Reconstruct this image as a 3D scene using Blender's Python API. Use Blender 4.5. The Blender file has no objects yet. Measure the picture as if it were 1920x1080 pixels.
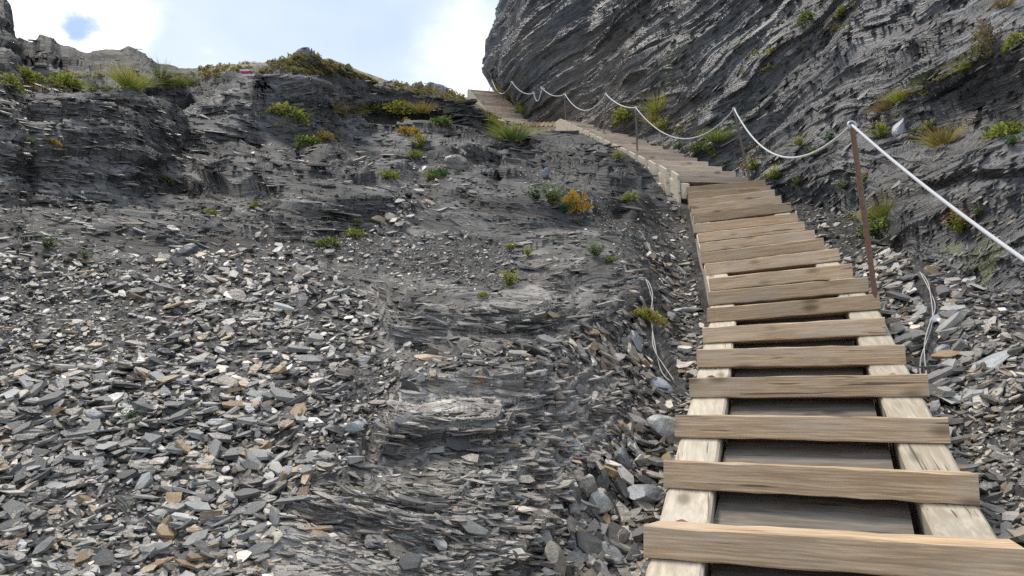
import bpy, bmesh, math
import numpy as np
from mathutils import Matrix, Vector, Euler

# ------------------------------------------------------------------ camera, sky, sun, exposure
SC = bpy.context.scene
COL = SC.collection
FPX = 1400.0                      # focal length in pixels of a 1920 wide picture
PITCH = math.radians(15.0)
CZ = 1.5
cp, sp = math.cos(PITCH), math.sin(PITCH)

cam_data = bpy.data.cameras.new('camera')
cam_data.sensor_width = 36.0
cam_data.lens = FPX / 1920.0 * 36.0
cam_data.clip_start = 0.05
cam_data.clip_end = 2000.0
cam = bpy.data.objects.new('camera', cam_data)
cam.location = (0, 0, CZ)
cam.rotation_euler = (math.pi / 2 + PITCH, 0, 0)
COL.objects.link(cam)
SC.camera = cam

SC.view_settings.view_transform = 'Standard'
SC.view_settings.look = 'None'
SC.view_settings.gamma = 1.0
SC.view_settings.exposure = 1.25
SC.view_settings.use_curve_mapping = False

SUN_EL, SUN_AZ = math.radians(70), math.radians(-62)     # azimuth from +y towards +x
sun_dir = Vector((math.sin(SUN_AZ) * math.cos(SUN_EL), math.cos(SUN_AZ) * math.cos(SUN_EL), math.sin(SUN_EL)))
sun_data = bpy.data.lights.new('sun', 'SUN')
sun_data.energy = 1.5
sun_data.angle = math.radians(12)
sun_data.color = (1.0, 0.93, 0.83)
sun = bpy.data.objects.new('sun', sun_data)
sun.rotation_euler = sun_dir.to_track_quat('Z', 'Y').to_euler()
COL.objects.link(sun)

def pix_dir(px, py):
    a = (px - 960) / FPX; b = (540 - py) / FPX
    return Vector((a, cp - b * sp, sp + b * cp)).normalized()

def build_world():
    w = bpy.data.worlds.new('World'); SC.world = w; w.use_nodes = True
    nt = w.node_tree; nt.nodes.clear()
    N = lambda t, **k: _node(nt, t, **k)
    L = nt.links.new
    sky = N('ShaderNodeTexSky'); sky.sky_type = 'NISHITA'; sky.sun_disc = False
    sky.sun_elevation = SUN_EL; sky.sun_rotation = SUN_AZ; sky.altitude = 2000; sky.air_density = 1.0
    tc = N('ShaderNodeTexCoord')
    nrm = N('ShaderNodeVectorMath', operation='NORMALIZE'); L(tc.outputs['Generated'], nrm.inputs[0])
    # clouds lie on a flat ceiling: divide the direction by its height
    sep = N('ShaderNodeSeparateXYZ'); L(nrm.outputs[0], sep.inputs[0])
    zc = N('ShaderNodeMath', operation='MAXIMUM'); L(sep.outputs[2], zc.inputs[0]); zc.inputs[1].default_value = 0.0
    za = N('ShaderNodeMath', operation='ADD'); L(zc.outputs[0], za.inputs[0]); za.inputs[1].default_value = 0.25
    cmb = N('ShaderNodeCombineXYZ')
    for i in (0, 1):
        d = N('ShaderNodeMath', operation='DIVIDE'); L(sep.outputs[i], d.inputs[0]); L(za.outputs[0], d.inputs[1]); L(d.outputs[0], cmb.inputs[i])
    n1 = N('ShaderNodeTexNoise'); n1.inputs['Scale'].default_value = 2.2; n1.inputs['Detail'].default_value = 7; n1.inputs['Roughness'].default_value = 0.55
    L(cmb.outputs[0], n1.inputs['Vector'])
    n2 = N('ShaderNodeTexNoise'); n2.inputs['Scale'].default_value = 6.0; n2.inputs['Detail'].default_value = 9; n2.inputs['Roughness'].default_value = 0.6
    L(cmb.outputs[0], n2.inputs['Vector'])

    def blob(px, py, r_deg, soft, wob):
        v = pix_dir(px, py)
        dt = N('ShaderNodeVectorMath', operation='DISTANCE'); L(nrm.outputs[0], dt.inputs[0]); dt.inputs[1].default_value = v
        m = N('ShaderNodeMath', operation='MULTIPLY_ADD'); L(n2.outputs['Fac'], m.inputs[0]); m.inputs[1].default_value = wob; L(dt.outputs['Value'], m.inputs[2])
        mr = N('ShaderNodeMapRange', interpolation_type='SMOOTHSTEP'); L(m.outputs[0], mr.inputs['Value'])
        r = math.radians(r_deg) + wob * 0.5
        mr.inputs['From Min'].default_value = r + soft; mr.inputs['From Max'].default_value = r - soft
        return mr.outputs[0]

    def mix(fac, a, b):
        m = N('ShaderNodeMix', data_type='RGBA')
        for s, v in ((0, fac), (6, a), (7, b)):
            if hasattr(v, 'is_linked'): L(v, m.inputs[s])
            elif s == 0: m.inputs[0].default_value = v
            else: m.inputs[s].default_value = (*v, 1)
        return m.outputs[2]
    r1 = N('ShaderNodeMapRange'); L(n1.outputs['Fac'], r1.inputs['Value']); r1.inputs['From Min'].default_value = 0.35; r1.inputs['From Max'].default_value = 0.7
    veil = mix(r1.outputs[0], (0.44, 0.535, 0.68), (0.58, 0.65, 0.755))
    r2 = N('ShaderNodeMapRange', interpolation_type='SMOOTHSTEP'); L(n1.outputs['Fac'], r2.inputs['Value']); r2.inputs['From Min'].default_value = 0.6; r2.inputs['From Max'].default_value = 0.72
    c = mix(r2.outputs[0], veil, (0.86, 0.89, 0.93))
    c = mix(blob(110, 45, 4.6, 0.035, 0.12), c, (1.0, 1.0, 1.0))
    c = mix(blob(880, 120, 2.6, 0.05, 0.12), c, (0.97, 0.98, 1.0))
    # the sky itself shows in a small gap between the clouds
    skm = N('ShaderNodeVectorMath', operation='SCALE'); L(sky.outputs[0], skm.inputs[0]); skm.inputs['Scale'].default_value = 1.0
    bg1 = N('ShaderNodeBackground'); L(c, bg1.inputs['Color']); bg1.inputs['Strength'].default_value = 0.63
    bg2 = N('ShaderNodeBackground'); L(skm.outputs[0], bg2.inputs['Color']); bg2.inputs['Strength'].default_value = 0.1
    gap = blob(143, 60, 0.7, 0.009, 0.10)
    gm = N('ShaderNodeMath', operation='MULTIPLY'); L(gap, gm.inputs[0]); gm.inputs[1].default_value = 0.85
    ms = N('ShaderNodeMixShader'); L(gm.outputs[0], ms.inputs[0]); L(bg1.outputs[0], ms.inputs[1]); L(bg2.outputs[0], ms.inputs[2])
    out = N('ShaderNodeOutputWorld'); L(ms.outputs[0], out.inputs['Surface'])

def _node(nt, t, **k):
    n = nt.nodes.new(t)
    for a, v in k.items(): setattr(n, a, v)
    return n
build_world()
SC.cycles.use_denoising = False
SC.cycles.max_bounces = 4
SC.cycles.diffuse_bounces = 2

# ------------------------------------------------------------------ maths helpers
RNG = np.random.default_rng(7)

def unproj(px, py, d):
    px, py, d = np.broadcast_arrays(np.asarray(px, float), np.asarray(py, float), np.asarray(d, float))
    a = (px - 960) / FPX * d; b = (540 - py) / FPX * d
    return np.stack([a, d * cp - b * sp, CZ + d * sp + b * cp], -1)

def proj(P):
    x = P[..., 0]; y = P[..., 1]; z = P[..., 2] - CZ
    d = y * cp + z * sp; b = -y * sp + z * cp
    d_ = np.maximum(d, 1e-3)
    return 960 + FPX * x / d_, 540 - FPX * b / d_, d

def sstep(x, a, b):
    t = np.clip((x - a) / (b - a), 0, 1)
    return t * t * (3 - 2 * t)

def _hash(ix, iy, iz, seed):
    h = (ix.astype(np.int64) * 374761393 + iy.astype(np.int64) * 668265263 + iz.astype(np.int64) * 2147483647 + seed * 974711).astype(np.uint32)
    h = (h ^ (h >> np.uint32(13))) * np.uint32(1274126177)
    h = (h ^ (h >> np.uint32(16))) * np.uint32(2246822519)
    return ((h ^ (h >> np.uint32(15))) & np.uint32(0xFFFFFF)).astype(np.float32) / 16777216.0

def vnoise(x, y, z, seed=0):
    """value noise, 0..1"""
    x0 = np.floor(x); y0 = np.floor(y); z0 = np.floor(z)
    fx = (x - x0).astype(np.float32); fy = (y - y0).astype(np.float32); fz = (z - z0).astype(np.float32)
    fx = fx * fx * (3 - 2 * fx); fy = fy * fy * (3 - 2 * fy); fz = fz * fz * (3 - 2 * fz)
    r = 0
    for dz in (0, 1):
        wz = fz if dz else 1 - fz
        for dy in (0, 1):
            wy = fy if dy else 1 - fy
            a = _hash(x0, y0 + dy, z0 + dz, seed); b = _hash(x0 + 1, y0 + dy, z0 + dz, seed)
            r = r + (a + (b - a) * fx) * (wy * wz)
    return r

def lnoise(x, y, i, seed=0):
    """2-D value noise, an independent sheet for every integer i"""
    x0 = np.floor(x); y0 = np.floor(y)
    fx = (x - x0).astype(np.float32); fy = (y - y0).astype(np.float32)
    fx = fx * fx * (3 - 2 * fx); fy = fy * fy * (3 - 2 * fy)
    a = _hash(x0, y0, i, seed); b = _hash(x0 + 1, y0, i, seed); c = _hash(x0, y0 + 1, i, seed); d = _hash(x0 + 1, y0 + 1, i, seed)
    return a + (b - a) * fx + (c - a + (d - c - b + a) * fx) * fy

def fbm(P, f, octv=4, seed=0, gain=0.5):
    r = 0; a = 1.0; t = 0
    for k in range(octv):
        r = r + a * (vnoise(P[..., 0] * f, P[..., 1] * f, P[..., 2] * f, seed + k * 17) - 0.5); t += a; a *= gain; f *= 2.03
    return r / t * 2      # about -1..1

def in_poly(px, py, poly):
    poly = np.asarray(poly, float); inside = np.zeros(px.shape, bool)
    x1, y1 = poly[-1]
    for x2, y2 in poly:
        c = ((y1 > py) != (y2 > py))
        with np.errstate(divide='ignore', invalid='ignore'):
            inside ^= c & (px < (x2 - x1) * (py - y1) / (y2 - y1) + x1)
        x1, y1 = x2, y2
    return inside

def blur2(A, n):
    for _ in range(n):
        A = (np.pad(A, ((1, 1), (0, 0)), 'edge')[:-2] + A * 2 + np.pad(A, ((1, 1), (0, 0)), 'edge')[2:]) / 4
        A = (np.pad(A, ((0, 0), (1, 1)), 'edge')[:, :-2] + A * 2 + np.pad(A, ((0, 0), (1, 1)), 'edge')[:, 2:]) / 4
    return A

def grid_normals(P):
    du = np.gradient(P, axis=0); dv = np.gradient(P, axis=1)
    n = np.cross(du, dv); n /= np.linalg.norm(n, axis=-1, keepdims=True) + 1e-12
    return n

def mesh_from(name, V, faces_flat, nverts_per_face, colors=None, mat=None, smooth=False):
    """faces_flat: (nf, k) int array"""
    me = bpy.data.meshes.new(name)
    nf = len(faces_flat)
    me.vertices.add(len(V)); me.vertices.foreach_set('co', np.ascontiguousarray(V, np.float32).ravel())
    me.loops.add(nf * nverts_per_face); me.loops.foreach_set('vertex_index', np.ascontiguousarray(faces_flat, np.int32).ravel())
    me.polygons.add(nf)
    me.polygons.foreach_set('loop_start', np.arange(0, nf * nverts_per_face, nverts_per_face, dtype=np.int32))
    me.polygons.foreach_set('loop_total', np.full(nf, nverts_per_face, np.int32))
    me.polygons.foreach_set('use_smooth', np.full(nf, smooth, bool))
    if colors is not None:
        at = me.color_attributes.new('Col', 'FLOAT_COLOR', 'POINT')
        c4 = np.ones((len(V), 4), np.float32); c4[:, :3] = colors
        at.data.foreach_set('color', c4.ravel())
    me.update(calc_edges=True); me.validate()
    if mat: me.materials.append(mat)
    return me

def grid_mesh(name, P, C, mat, flip=False, smooth=False):
    nu, nv = P.shape[:2]
    idx = np.arange(nu * nv).reshape(nu, nv)
    q = np.stack([idx[:-1, :-1], idx[1:, :-1], idx[1:, 1:], idx[:-1, 1:]], -1).reshape(-1, 4)
    if flip: q = q[:, ::-1]
    return mesh_from(name, P.reshape(-1, 3), q, 4, C.reshape(-1, 3), mat, smooth)

def obj(name, me, parent=None, mw=None, **props):
    o = bpy.data.objects.new(name, me); COL.objects.link(o)
    if parent is not None: o.parent = parent
    if mw is not None: o.matrix_local = mw
    for k, v in props.items(): o[k] = v
    return o

# ------------------------------------------------------------------ materials
def new_mat(name):
    m = bpy.data.materials.new(name); m.use_nodes = True
    nt = m.node_tree; nt.nodes.clear()
    out = nt.nodes.new('ShaderNodeOutputMaterial'); b = nt.nodes.new('ShaderNodeBsdfPrincipled')
    nt.links.new(b.outputs[0], out.inputs['Surface'])
    return m, nt, b

def bed_frame(nb):
    nb = np.array(nb, float); nb /= np.linalg.norm(nb)
    t1 = np.cross([0, 1, 0], nb); t1 /= np.linalg.norm(t1); t2 = np.cross(nb, t1)
    return nb, t1, t2

def rock_mat(name, nb, rough=0.62, laminate=1.0, bump=0.9, spec=0.5):
    m, nt, b = new_mat(name); L = nt.links.new
    N = lambda t, **k: _node(nt, t, **k)
    b.inputs['Specular IOR Level'].default_value = spec
    at = N('ShaderNodeAttribute', attribute_name='Col')
    tc = N('ShaderNodeTexCoord')
    n, t1, t2 = bed_frame(nb)
    R = Matrix((t1, t2, n))          # world -> bedding frame
    mp = N('ShaderNodeMapping'); mp.inputs['Rotation'].default_value = R.to_euler(); L(tc.outputs['Object'], mp.inputs['Vector'])
    def noise(vec, scale, sx, sy, sz, detail=5, rgh=0.6):
        s = N('ShaderNodeVectorMath', operation='MULTIPLY'); L(vec, s.inputs[0]); s.inputs[1].default_value = (sx, sy, sz)
        t = N('ShaderNodeTexNoise'); t.inputs['Scale'].default_value = scale; t.inputs['Detail'].default_value = detail; t.inputs['Roughness'].default_value = rgh
        L(s.outputs[0], t.inputs['Vector']); return t.outputs['Fac']
    fold = noise(tc.outputs['Object'], 0.55, 1, 1, 1, 2, 0.5)
    fz = N('ShaderNodeMath', operation='MULTIPLY'); L(fold, fz.inputs[0]); fz.inputs[1].default_value = 1.1 if laminate > 0.9 else 0.0
    fv = N('ShaderNodeCombineXYZ'); L(fz.outputs[0], fv.inputs[2])
    fa = N('ShaderNodeVectorMath', operation='ADD'); L(mp.outputs[0], fa.inputs[0]); L(fv.outputs[0], fa.inputs[1])
    lamA = noise(fa.outputs[0], 2.0, 1, 1, 24, 3, 0.65)
    lamB = noise(fa.outputs[0], 0.75, 1, 1, 13, 3, 0.6)
    lm_ = N('ShaderNodeMath', operation='ADD'); L(lamA, lm_.inputs[0]); L(lamB, lm_.inputs[1])
    lh_ = N('ShaderNodeMath', operation='MULTIPLY'); L(lm_.outputs[0], lh_.inputs[0]); lh_.inputs[1].default_value = 0.5
    lam = lh_.outputs[0]
    grit = noise(tc.outputs['Object'], 60, 1, 1, 1, 3, 0.7)
    f = N('ShaderNodeMapRange'); L(lam, f.inputs['Value']); f.inputs['From Min'].default_value = 0.36; f.inputs['From Max'].default_value = 0.64; f.inputs['To Min'].default_value = 1 - 0.68 * laminate; f.inputs['To Max'].default_value = 1 + 0.85 * laminate
    g = N('ShaderNodeMapRange'); L(grit, g.inputs['Value']); g.inputs['From Min'].default_value = 0.3; g.inputs['From Max'].default_value = 0.7; g.inputs['To Min'].default_value = 0.84; g.inputs['To Max'].default_value = 1.16
    mm = N('ShaderNodeMath', operation='MULTIPLY'); L(f.outputs[0], mm.inputs[0]); L(g.outputs[0], mm.inputs[1])
    sc = N('ShaderNodeVectorMath', operation='SCALE'); L(at.outputs['Color'], sc.inputs[0]); L(mm.outputs[0], sc.inputs['Scale'])
    # rusty and buff staining
    rs = N('ShaderNodeMapRange', interpolation_type='SMOOTHSTEP'); L(noise(tc.outputs['Object'], 4.5, 1, 1, 1.5, 3, 0.7), rs.inputs['Value']); rs.inputs['From Min'].default_value = 0.62; rs.inputs['From Max'].default_value = 0.76; rs.inputs['To Max'].default_value = 0.8
    mx = N('ShaderNodeMix', data_type='RGBA'); L(rs.outputs[0], mx.inputs[0]); L(sc.outputs[0], mx.inputs[6])
    st_ = N('ShaderNodeVectorMath', operation='MULTIPLY'); L(sc.outputs[0], st_.inputs[0]); st_.inputs[1].default_value = (1.75, 1.15, 0.65); L(st_.outputs[0], mx.inputs[7])
    L(mx.outputs[2], b.inputs['Base Color'])
    rr = N('ShaderNodeMapRange'); L(grit, rr.inputs['Value']); rr.inputs['To Min'].default_value = rough - 0.12; rr.inputs['To Max'].default_value = rough + 0.2
    L(rr.outputs[0], b.inputs['Roughness'])
    ad = N('ShaderNodeMath', operation='MULTIPLY_ADD'); L(lam, ad.inputs[0]); ad.inputs[1].default_value = 3.6 * laminate; gs_ = N('ShaderNodeMath', operation='MULTIPLY'); L(grit, gs_.inputs[0]); gs_.inputs[1].default_value = 0.45; L(gs_.outputs[0], ad.inputs[2])
    bp = N('ShaderNodeBump'); bp.inputs['Strength'].default_value = bump; bp.inputs['Distance'].default_value = 0.03; L(ad.outputs[0], bp.inputs['Height']); L(bp.outputs[0], b.inputs['Normal'])
    return m

NB_L = (0.07, -0.41, 0.91)          # bedding of the open slope: nearly parallel to the hillside, folded
NB_R = (-0.50, -0.22, 0.80)         # bedding of the cliff: climbs towards the right
MAT_SLOPE = rock_mat('slate_slope', NB_L, rough=0.62, spec=0.18)
MAT_CLIFF = rock_mat('slate_cliff', NB_R, rough=0.44)
MAT_STONE = rock_mat('slate_stone', (0, 0, 1), rough=0.40, laminate=0.35, bump=0.4)

def wood_mat(name, light, dark, grey, rough=0.75):
    m, nt, b = new_mat(name); L = nt.links.new
    N = lambda t, **k: _node(nt, t, **k)
    tc = N('ShaderNodeTexCoord'); oi = N('ShaderNodeObjectInfo')
    off = N('ShaderNodeMath', operation='MULTIPLY'); L(oi.outputs['Random'], off.inputs[0]); off.inputs[1].default_value = 37.0
    def noise(sx, sy, sz, scale, detail=4, rgh=0.6, dist=0.0):
        s = N('ShaderNodeVectorMath', operation='MULTIPLY'); L(tc.outputs['Object'], s.inputs[0]); s.inputs[1].default_value = (sx, sy, sz)
        t = N('ShaderNodeTexNoise', noise_dimensions='4D'); t.inputs['Scale'].default_value = scale; t.inputs['Detail'].default_value = detail; t.inputs['Roughness'].default_value = rgh; t.inputs['Distortion'].default_value = dist
        L(s.outputs[0], t.inputs['Vector']); L(off.outputs[0], t.inputs['W']); return t.outputs['Fac']
    def rng(v, a, b_, c, d, smooth=True):
        r = N('ShaderNodeMapRange'); L(v, r.inputs['Value'])
        if smooth: r.interpolation_type = 'SMOOTHSTEP'
        for k, x in zip(('From Min', 'From Max', 'To Min', 'To Max'), (a, b_, c, d)): r.inputs[k].default_value = x
        return r.outputs[0]
    def mix(fac, a, b_):
        x = N('ShaderNodeMix', data_type='RGBA'); L(fac, x.inputs[0])
        for s, v in ((6, a), (7, b_)):
            if isinstance(v, tuple): x.inputs[s].default_value = (*v, 1)
            else: L(v, x.inputs[s])
        return x.outputs[2]
    grain = noise(1.2, 14, 30, 3.0, 5, 0.65, 0.6)
    fine = noise(3, 60, 120, 2.5, 3, 0.6)
    blot = noise(1.5, 2.5, 4, 2.0, 4, 0.6)
    c = mix(rng(grain, 0.36, 0.64, 0, 1), light, dark)
    c = mix(rng(fine, 0.5, 0.75, 0, 0.55), c, tuple(0.7 * x for x in dark))
    ws = N('ShaderNodeVectorMath', operation='MULTIPLY_ADD'); L(tc.outputs['Object'], ws.inputs[0]); ws.inputs[1].default_value = (0.22, 1, 1)
    wo = N('ShaderNodeCombineXYZ'); L(off.outputs[0], wo.inputs[0]); L(off.outputs[0], wo.inputs[2]); L(wo.outputs[0], ws.inputs[2])
    wv = N('ShaderNodeTexWave', wave_type='BANDS', bands_direction='Z'); wv.inputs['Scale'].default_value = 26; wv.inputs['Distortion'].default_value = 9; wv.inputs['Detail'].default_value = 3; wv.inputs['Detail Scale'].default_value = 0.6
    L(ws.outputs[0], wv.inputs['Vector'])
    c = mix(rng(wv.outputs['Fac'], 0.35, 0.95, 0, 0.36), c, tuple(0.8 * x for x in dark))
    c = mix(rng(blot, 0.42, 0.75, 0, 0.65), c, grey)
    # knots
    vs = N('ShaderNodeVectorMath', operation='MULTIPLY_ADD'); L(tc.outputs['Object'], vs.inputs[0]); vs.inputs[1].default_value = (3.2, 6.5, 7.5); L(wo.outputs[0], vs.inputs[2])
    vo = N('ShaderNodeTexVoronoi', voronoi_dimensions='3D'); vo.inputs['Scale'].default_value = 1.0; L(vs.outputs[0], vo.inputs['Vector'])
    c = mix(rng(vo.outputs['Distance'], 0.07, 0.27, 0.8, 0.0), c, tuple(0.38 * x for x in dark))
    # long dark drying checks
    chk = noise(0.7, 22, 22, 2.2, 2, 0.5, 0.3)
    ck = rng(chk, 0.66, 0.69, 0, 0.8)
    c = mix(ck, c, tuple(0.25 * x for x in dark))
    hv = N('ShaderNodeMapRange'); L(oi.outputs['Random'], hv.inputs['Value']); hv.inputs['To Min'].default_value = 0.68; hv.inputs['To Max'].default_value = 1.2
    sc = N('ShaderNodeVectorMath', operation='SCALE'); L(c, sc.inputs[0]); L(hv.outputs[0], sc.inputs['Scale'])
    L(sc.outputs[0], b.inputs['Base Color']); b.inputs['Roughness'].default_value = rough
    b.inputs['Specular IOR Level'].default_value = 0.25
    h1 = N('ShaderNodeMath', operation='MULTIPLY_ADD'); L(fine, h1.inputs[0]); h1.inputs[1].default_value = 0.6; L(grain, h1.inputs[2])
    h2 = N('ShaderNodeMath', operation='MULTIPLY_ADD'); L(ck, h2.inputs[0]); h2.inputs[1].default_value = -1.2; L(h1.outputs[0], h2.inputs[2])
    bp = N('ShaderNodeBump'); bp.inputs['Strength'].default_value = 0.5; bp.inputs['Distance'].default_value = 0.004; L(h2.outputs[0], bp.inputs['Height']); L(bp.outputs[0], b.inputs['Normal'])
    return m

MAT_TREAD = wood_mat('larch_tread', (0.68, 0.49, 0.31), (0.40, 0.27, 0.155), (0.49, 0.41, 0.315))
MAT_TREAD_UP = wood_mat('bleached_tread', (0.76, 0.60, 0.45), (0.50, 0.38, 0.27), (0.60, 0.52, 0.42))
MAT_BEAM = wood_mat('bleached_beam', (0.64, 0.56, 0.43), (0.46, 0.38, 0.275), (0.52, 0.475, 0.395))
MAT_BACK = wood_mat('shaded_weathered_board', (0.24, 0.205, 0.165), (0.14, 0.115, 0.09), (0.19, 0.175, 0.155))  # dirty wet wood, with the recess shade put into its dark colour

def plain_mat(name, col, rough=0.6, metal=0.0, var=0.25, scale=40, bump=0.2, col2=None):
    m, nt, b = new_mat(name); L = nt.links.new
    N = lambda t, **k: _node(nt, t, **k)
    tc = N('ShaderNodeTexCoord'); t = N('ShaderNodeTexNoise'); t.inputs['Scale'].default_value = scale; t.inputs['Detail'].default_value = 5
    L(tc.outputs['Object'], t.inputs['Vector'])
    x = N('ShaderNodeMix', data_type='RGBA'); L(t.outputs['Fac'], x.inputs[0])
    x.inputs[6].default_value = (*[c * (1 - var) for c in col], 1); x.inputs[7].default_value = (*(col2 or [c * (1 + var) for c in col]), 1)
    L(x.outputs[2], b.inputs['Base Color']); b.inputs['Roughness'].default_value = rough; b.inputs['Metallic'].default_value = metal
    bp = N('ShaderNodeBump'); bp.inputs['Strength'].default_value = bump; bp.inputs['Distance'].default_value = 0.003; L(t.outputs['Fac'], bp.inputs['Height']); L(bp.outputs[0], b.inputs['Normal'])
    return m
MAT_RUST = plain_mat('rusty_steel', (0.17, 0.085, 0.055), 0.85, 0.1, 0.5, 60, 0.5, (0.27, 0.16, 0.11))
MAT_POST = plain_mat('weathered_post', (0.17, 0.125, 0.10), 0.8, 0.0, 0.3, 50, 0.3)
MAT_STEEL = plain_mat('galvanised_steel', (0.5, 0.5, 0.5), 0.45, 0.6, 0.2)
MAT_ROPE = plain_mat('white_rope', (0.52, 0.52, 0.52), 0.75, 0.0, 0.25, 160, 0.8)
MAT_CABLE = plain_mat('grey_cable', (0.42, 0.40, 0.36), 0.6, 0.0, 0.25, 120, 0.5)
MAT_WHITE = plain_mat('white_paint', (0.62, 0.60, 0.58), 0.8, 0, 0.25, 30)
MAT_RED = plain_mat('red_paint', (0.42, 0.03, 0.04), 0.8, 0, 0.3, 30)

def leaf_mat(name):
    m, nt, b = new_mat(name); L = nt.links.new
    at = _node(nt, 'ShaderNodeAttribute', attribute_name='Col')
    L(at.outputs['Color'], b.inputs['Base Color']); b.inputs['Roughness'].default_value = 0.65
    b.inputs['Specular IOR Level'].default_value = 0.25
    tr = _node(nt, 'ShaderNodeBsdfTranslucent'); L(at.outputs['Color'], tr.inputs['Color'])
    ms = _node(nt, 'ShaderNodeMixShader'); ms.inputs[0].default_value = 0.3
    out = [n for n in nt.nodes if n.type == 'OUTPUT_MATERIAL'][0]
    L(b.outputs[0], ms.inputs[1]); L(tr.outputs[0], ms.inputs[2]); L(ms.outputs[0], out.inputs['Surface'])
    return m
MAT_LEAF = leaf_mat('plant_leaf')

# ------------------------------------------------------------------ where the stair runs (centre of each tread's front face)
LEN = 1.1
def solve_plank(a, b, c, d, hdg):
    ra = unproj(a, b, 1.0) - (0, 0, CZ); rc = unproj(c, d, 1.0) - (0, 0, CZ)
    A = np.stack([ra, -rc, -np.array([0, 0, 1.0])], 1)
    z = np.linalg.solve(A, LEN * np.array([-math.cos(hdg), math.sin(hdg), 0]))
    pl = z[0] * ra; pr = z[1] * rc
    return (pl + pr) / 2 + (0, 0, CZ), z[2] / LEN

LOWER_SEEN = [(0, 1211, 1013, 1935, 1062), (1, 1246, 886, 1836, 916), (2, 1270, 797, 1776, 804), (3, 1292, 725, 1731, 720), (4, 1306, 672, 1698, 661),
              (5, 1316, 628, 1671, 608), (6, 1327, 589, 1648, 564), (8, 1329, 533, 1601, 504), (9, 1322, 503, 1573, 477), (10, 1318, 483, 1549, 455),
              (11, 1314, 464, 1528, 438), (12, 1308, 446, 1509, 422), (13, 1304, 428, 1497, 406), (14.5, 1300, 402, 1475, 379), (16, 1294, 380, 1455, 362), (18, 1289, 356, 1436, 343)]
_i = np.array([r[0] for r in LOWER_SEEN], float)
_h = np.radians(np.interp(_i, [0, 7, 18], [24, 22, 10]))
_s = [solve_plank(*r[1:], h) for r, h in zip(LOWER_SEEN, _h)]
_c = np.array([q[0] for q in _s]); _roll = np.array([q[1] for q in _s])
idx_lower = np.arange(-2, 19)
lower_c = np.stack([np.interp(idx_lower, _i, _c[:, k]) for k in range(3)], 1)
for k in (-1, -2):
    lower_c[idx_lower == k] = _c[0] + (_c[1] - _c[0]) * k
lower_h = np.interp(idx_lower, _i, _h); lower_roll = np.interp(idx_lower, _i, _roll)
mid_a, mid_b = np.array([3.08, 10.50, 6.02]), np.array([1.72, 16.45, 10.02])
NM = 16
mid_c = mid_a + (mid_b - mid_a) * np.linspace(0, 1, NM)[:, None]
mid_h = np.radians(np.linspace(-2, -16, NM))
up_a, up_b = np.array([0.12, 17.9, 10.75]), unproj(907, 172, 28.0)
NU = 20
up_c = up_a + (up_b - up_a) * np.linspace(0, 1, NU)[:, None]
up_h = np.full(NU, math.atan2(*(up_b - up_a)[:2]))
PATH = np.vstack([lower_c, mid_c[1:], up_c])

def path_near(P):
    """horizontal distance to the stair's centre line, its height there, and side (+ right of it)"""
    best = np.full(P.shape[:-1], 1e9); zz = np.zeros(P.shape[:-1]); side = np.zeros(P.shape[:-1]); tt = np.zeros(P.shape[:-1])
    for k in range(len(PATH) - 1):
        a, b = PATH[k], PATH[k + 1]; ab = b - a; l2 = ab[0] ** 2 + ab[1] ** 2
        t = np.clip(((P[..., 0] - a[0]) * ab[0] + (P[..., 1] - a[1]) * ab[1]) / l2, 0, 1)
        dx = P[..., 0] - a[0] - t * ab[0]; dy = P[..., 1] - a[1] - t * ab[1]
        d = np.hypot(dx, dy); m = d < best
        best[m] = d[m]; zz[m] = (a[2] + t * ab[2])[m]; side[m] = np.sign(dx * ab[1] - dy * ab[0])[m]; tt[m] = k + t[m]
    return best, zz, side, tt

# ------------------------------------------------------------------ the open slope
def bed_s(P, n, warp, seed, wavelen):
    return P @ n + warp * fbm(P, wavelen, 3, seed + 5) + 0.22 * warp * fbm(P, 1.3, 2, seed + 9)

def bed_normal(P, nb, warp, seed, wavelen):
    n, _, _ = bed_frame(nb); e = 0.06
    s0 = bed_s(P, n, warp, seed, wavelen)
    g = np.stack([(bed_s(P + e * np.eye(3)[k], n, warp, seed, wavelen) - s0) / e for k in range(3)], 1)
    return g / np.linalg.norm(g, axis=1, keepdims=True)

def laminate(P, nb, scales, warp=0.16, seed=0, wavelen=0.45, fade=None, tfade=None):
    n, t1, t2 = bed_frame(nb)
    s = bed_s(P, n, warp, seed, wavelen)
    a = P @ t1; b = P @ t2
    disp = np.zeros(P.shape[:-1]); terr = np.zeros(P.shape[:-1]); tone = np.zeros(P.shape[:-1])
    for k, (T, A, along, tw) in enumerate(scales):
        ss = s / T + 0.45 * (vnoise(a / along * 0.8, b / along * 0.8, s / T * 0.15, seed + 31 * k) - 0.5) * 2
        i = np.floor(ss); f = ss - i
        wob = lnoise(a / along * 2.1, b / along * 3.1, i, seed + 55 + k)
        r = lnoise(a / along * 0.45 + wob * 0.5, b / along + wob * 0.5, i, seed + 100 + k)
        rq = np.floor(r * 4.5) / 4.0
        disp += (1.0 if fade is None else fade[k]) * A * ((0.45 * r + 0.55 * rq) - 0.45) * 2
        fk = 1.0 if fade is None else fade[k]
        terr += fk * T * tw * (sstep(f, 0.62, 0.97) - f + 0.29)
        tone += (lnoise(a / along * 0.9 + 9.3, b / along * 0.9, i, seed + 200 + k) - 0.5) * ((0.7 if k else 0.35) * (1.0 if tfade is None else tfade[k])) + (rq - 0.45) * (0.0, 0.2, 0.45, 0.5)[k] * (1.0 if tfade is None else tfade[k])
    return disp, terr, tone, n

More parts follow.
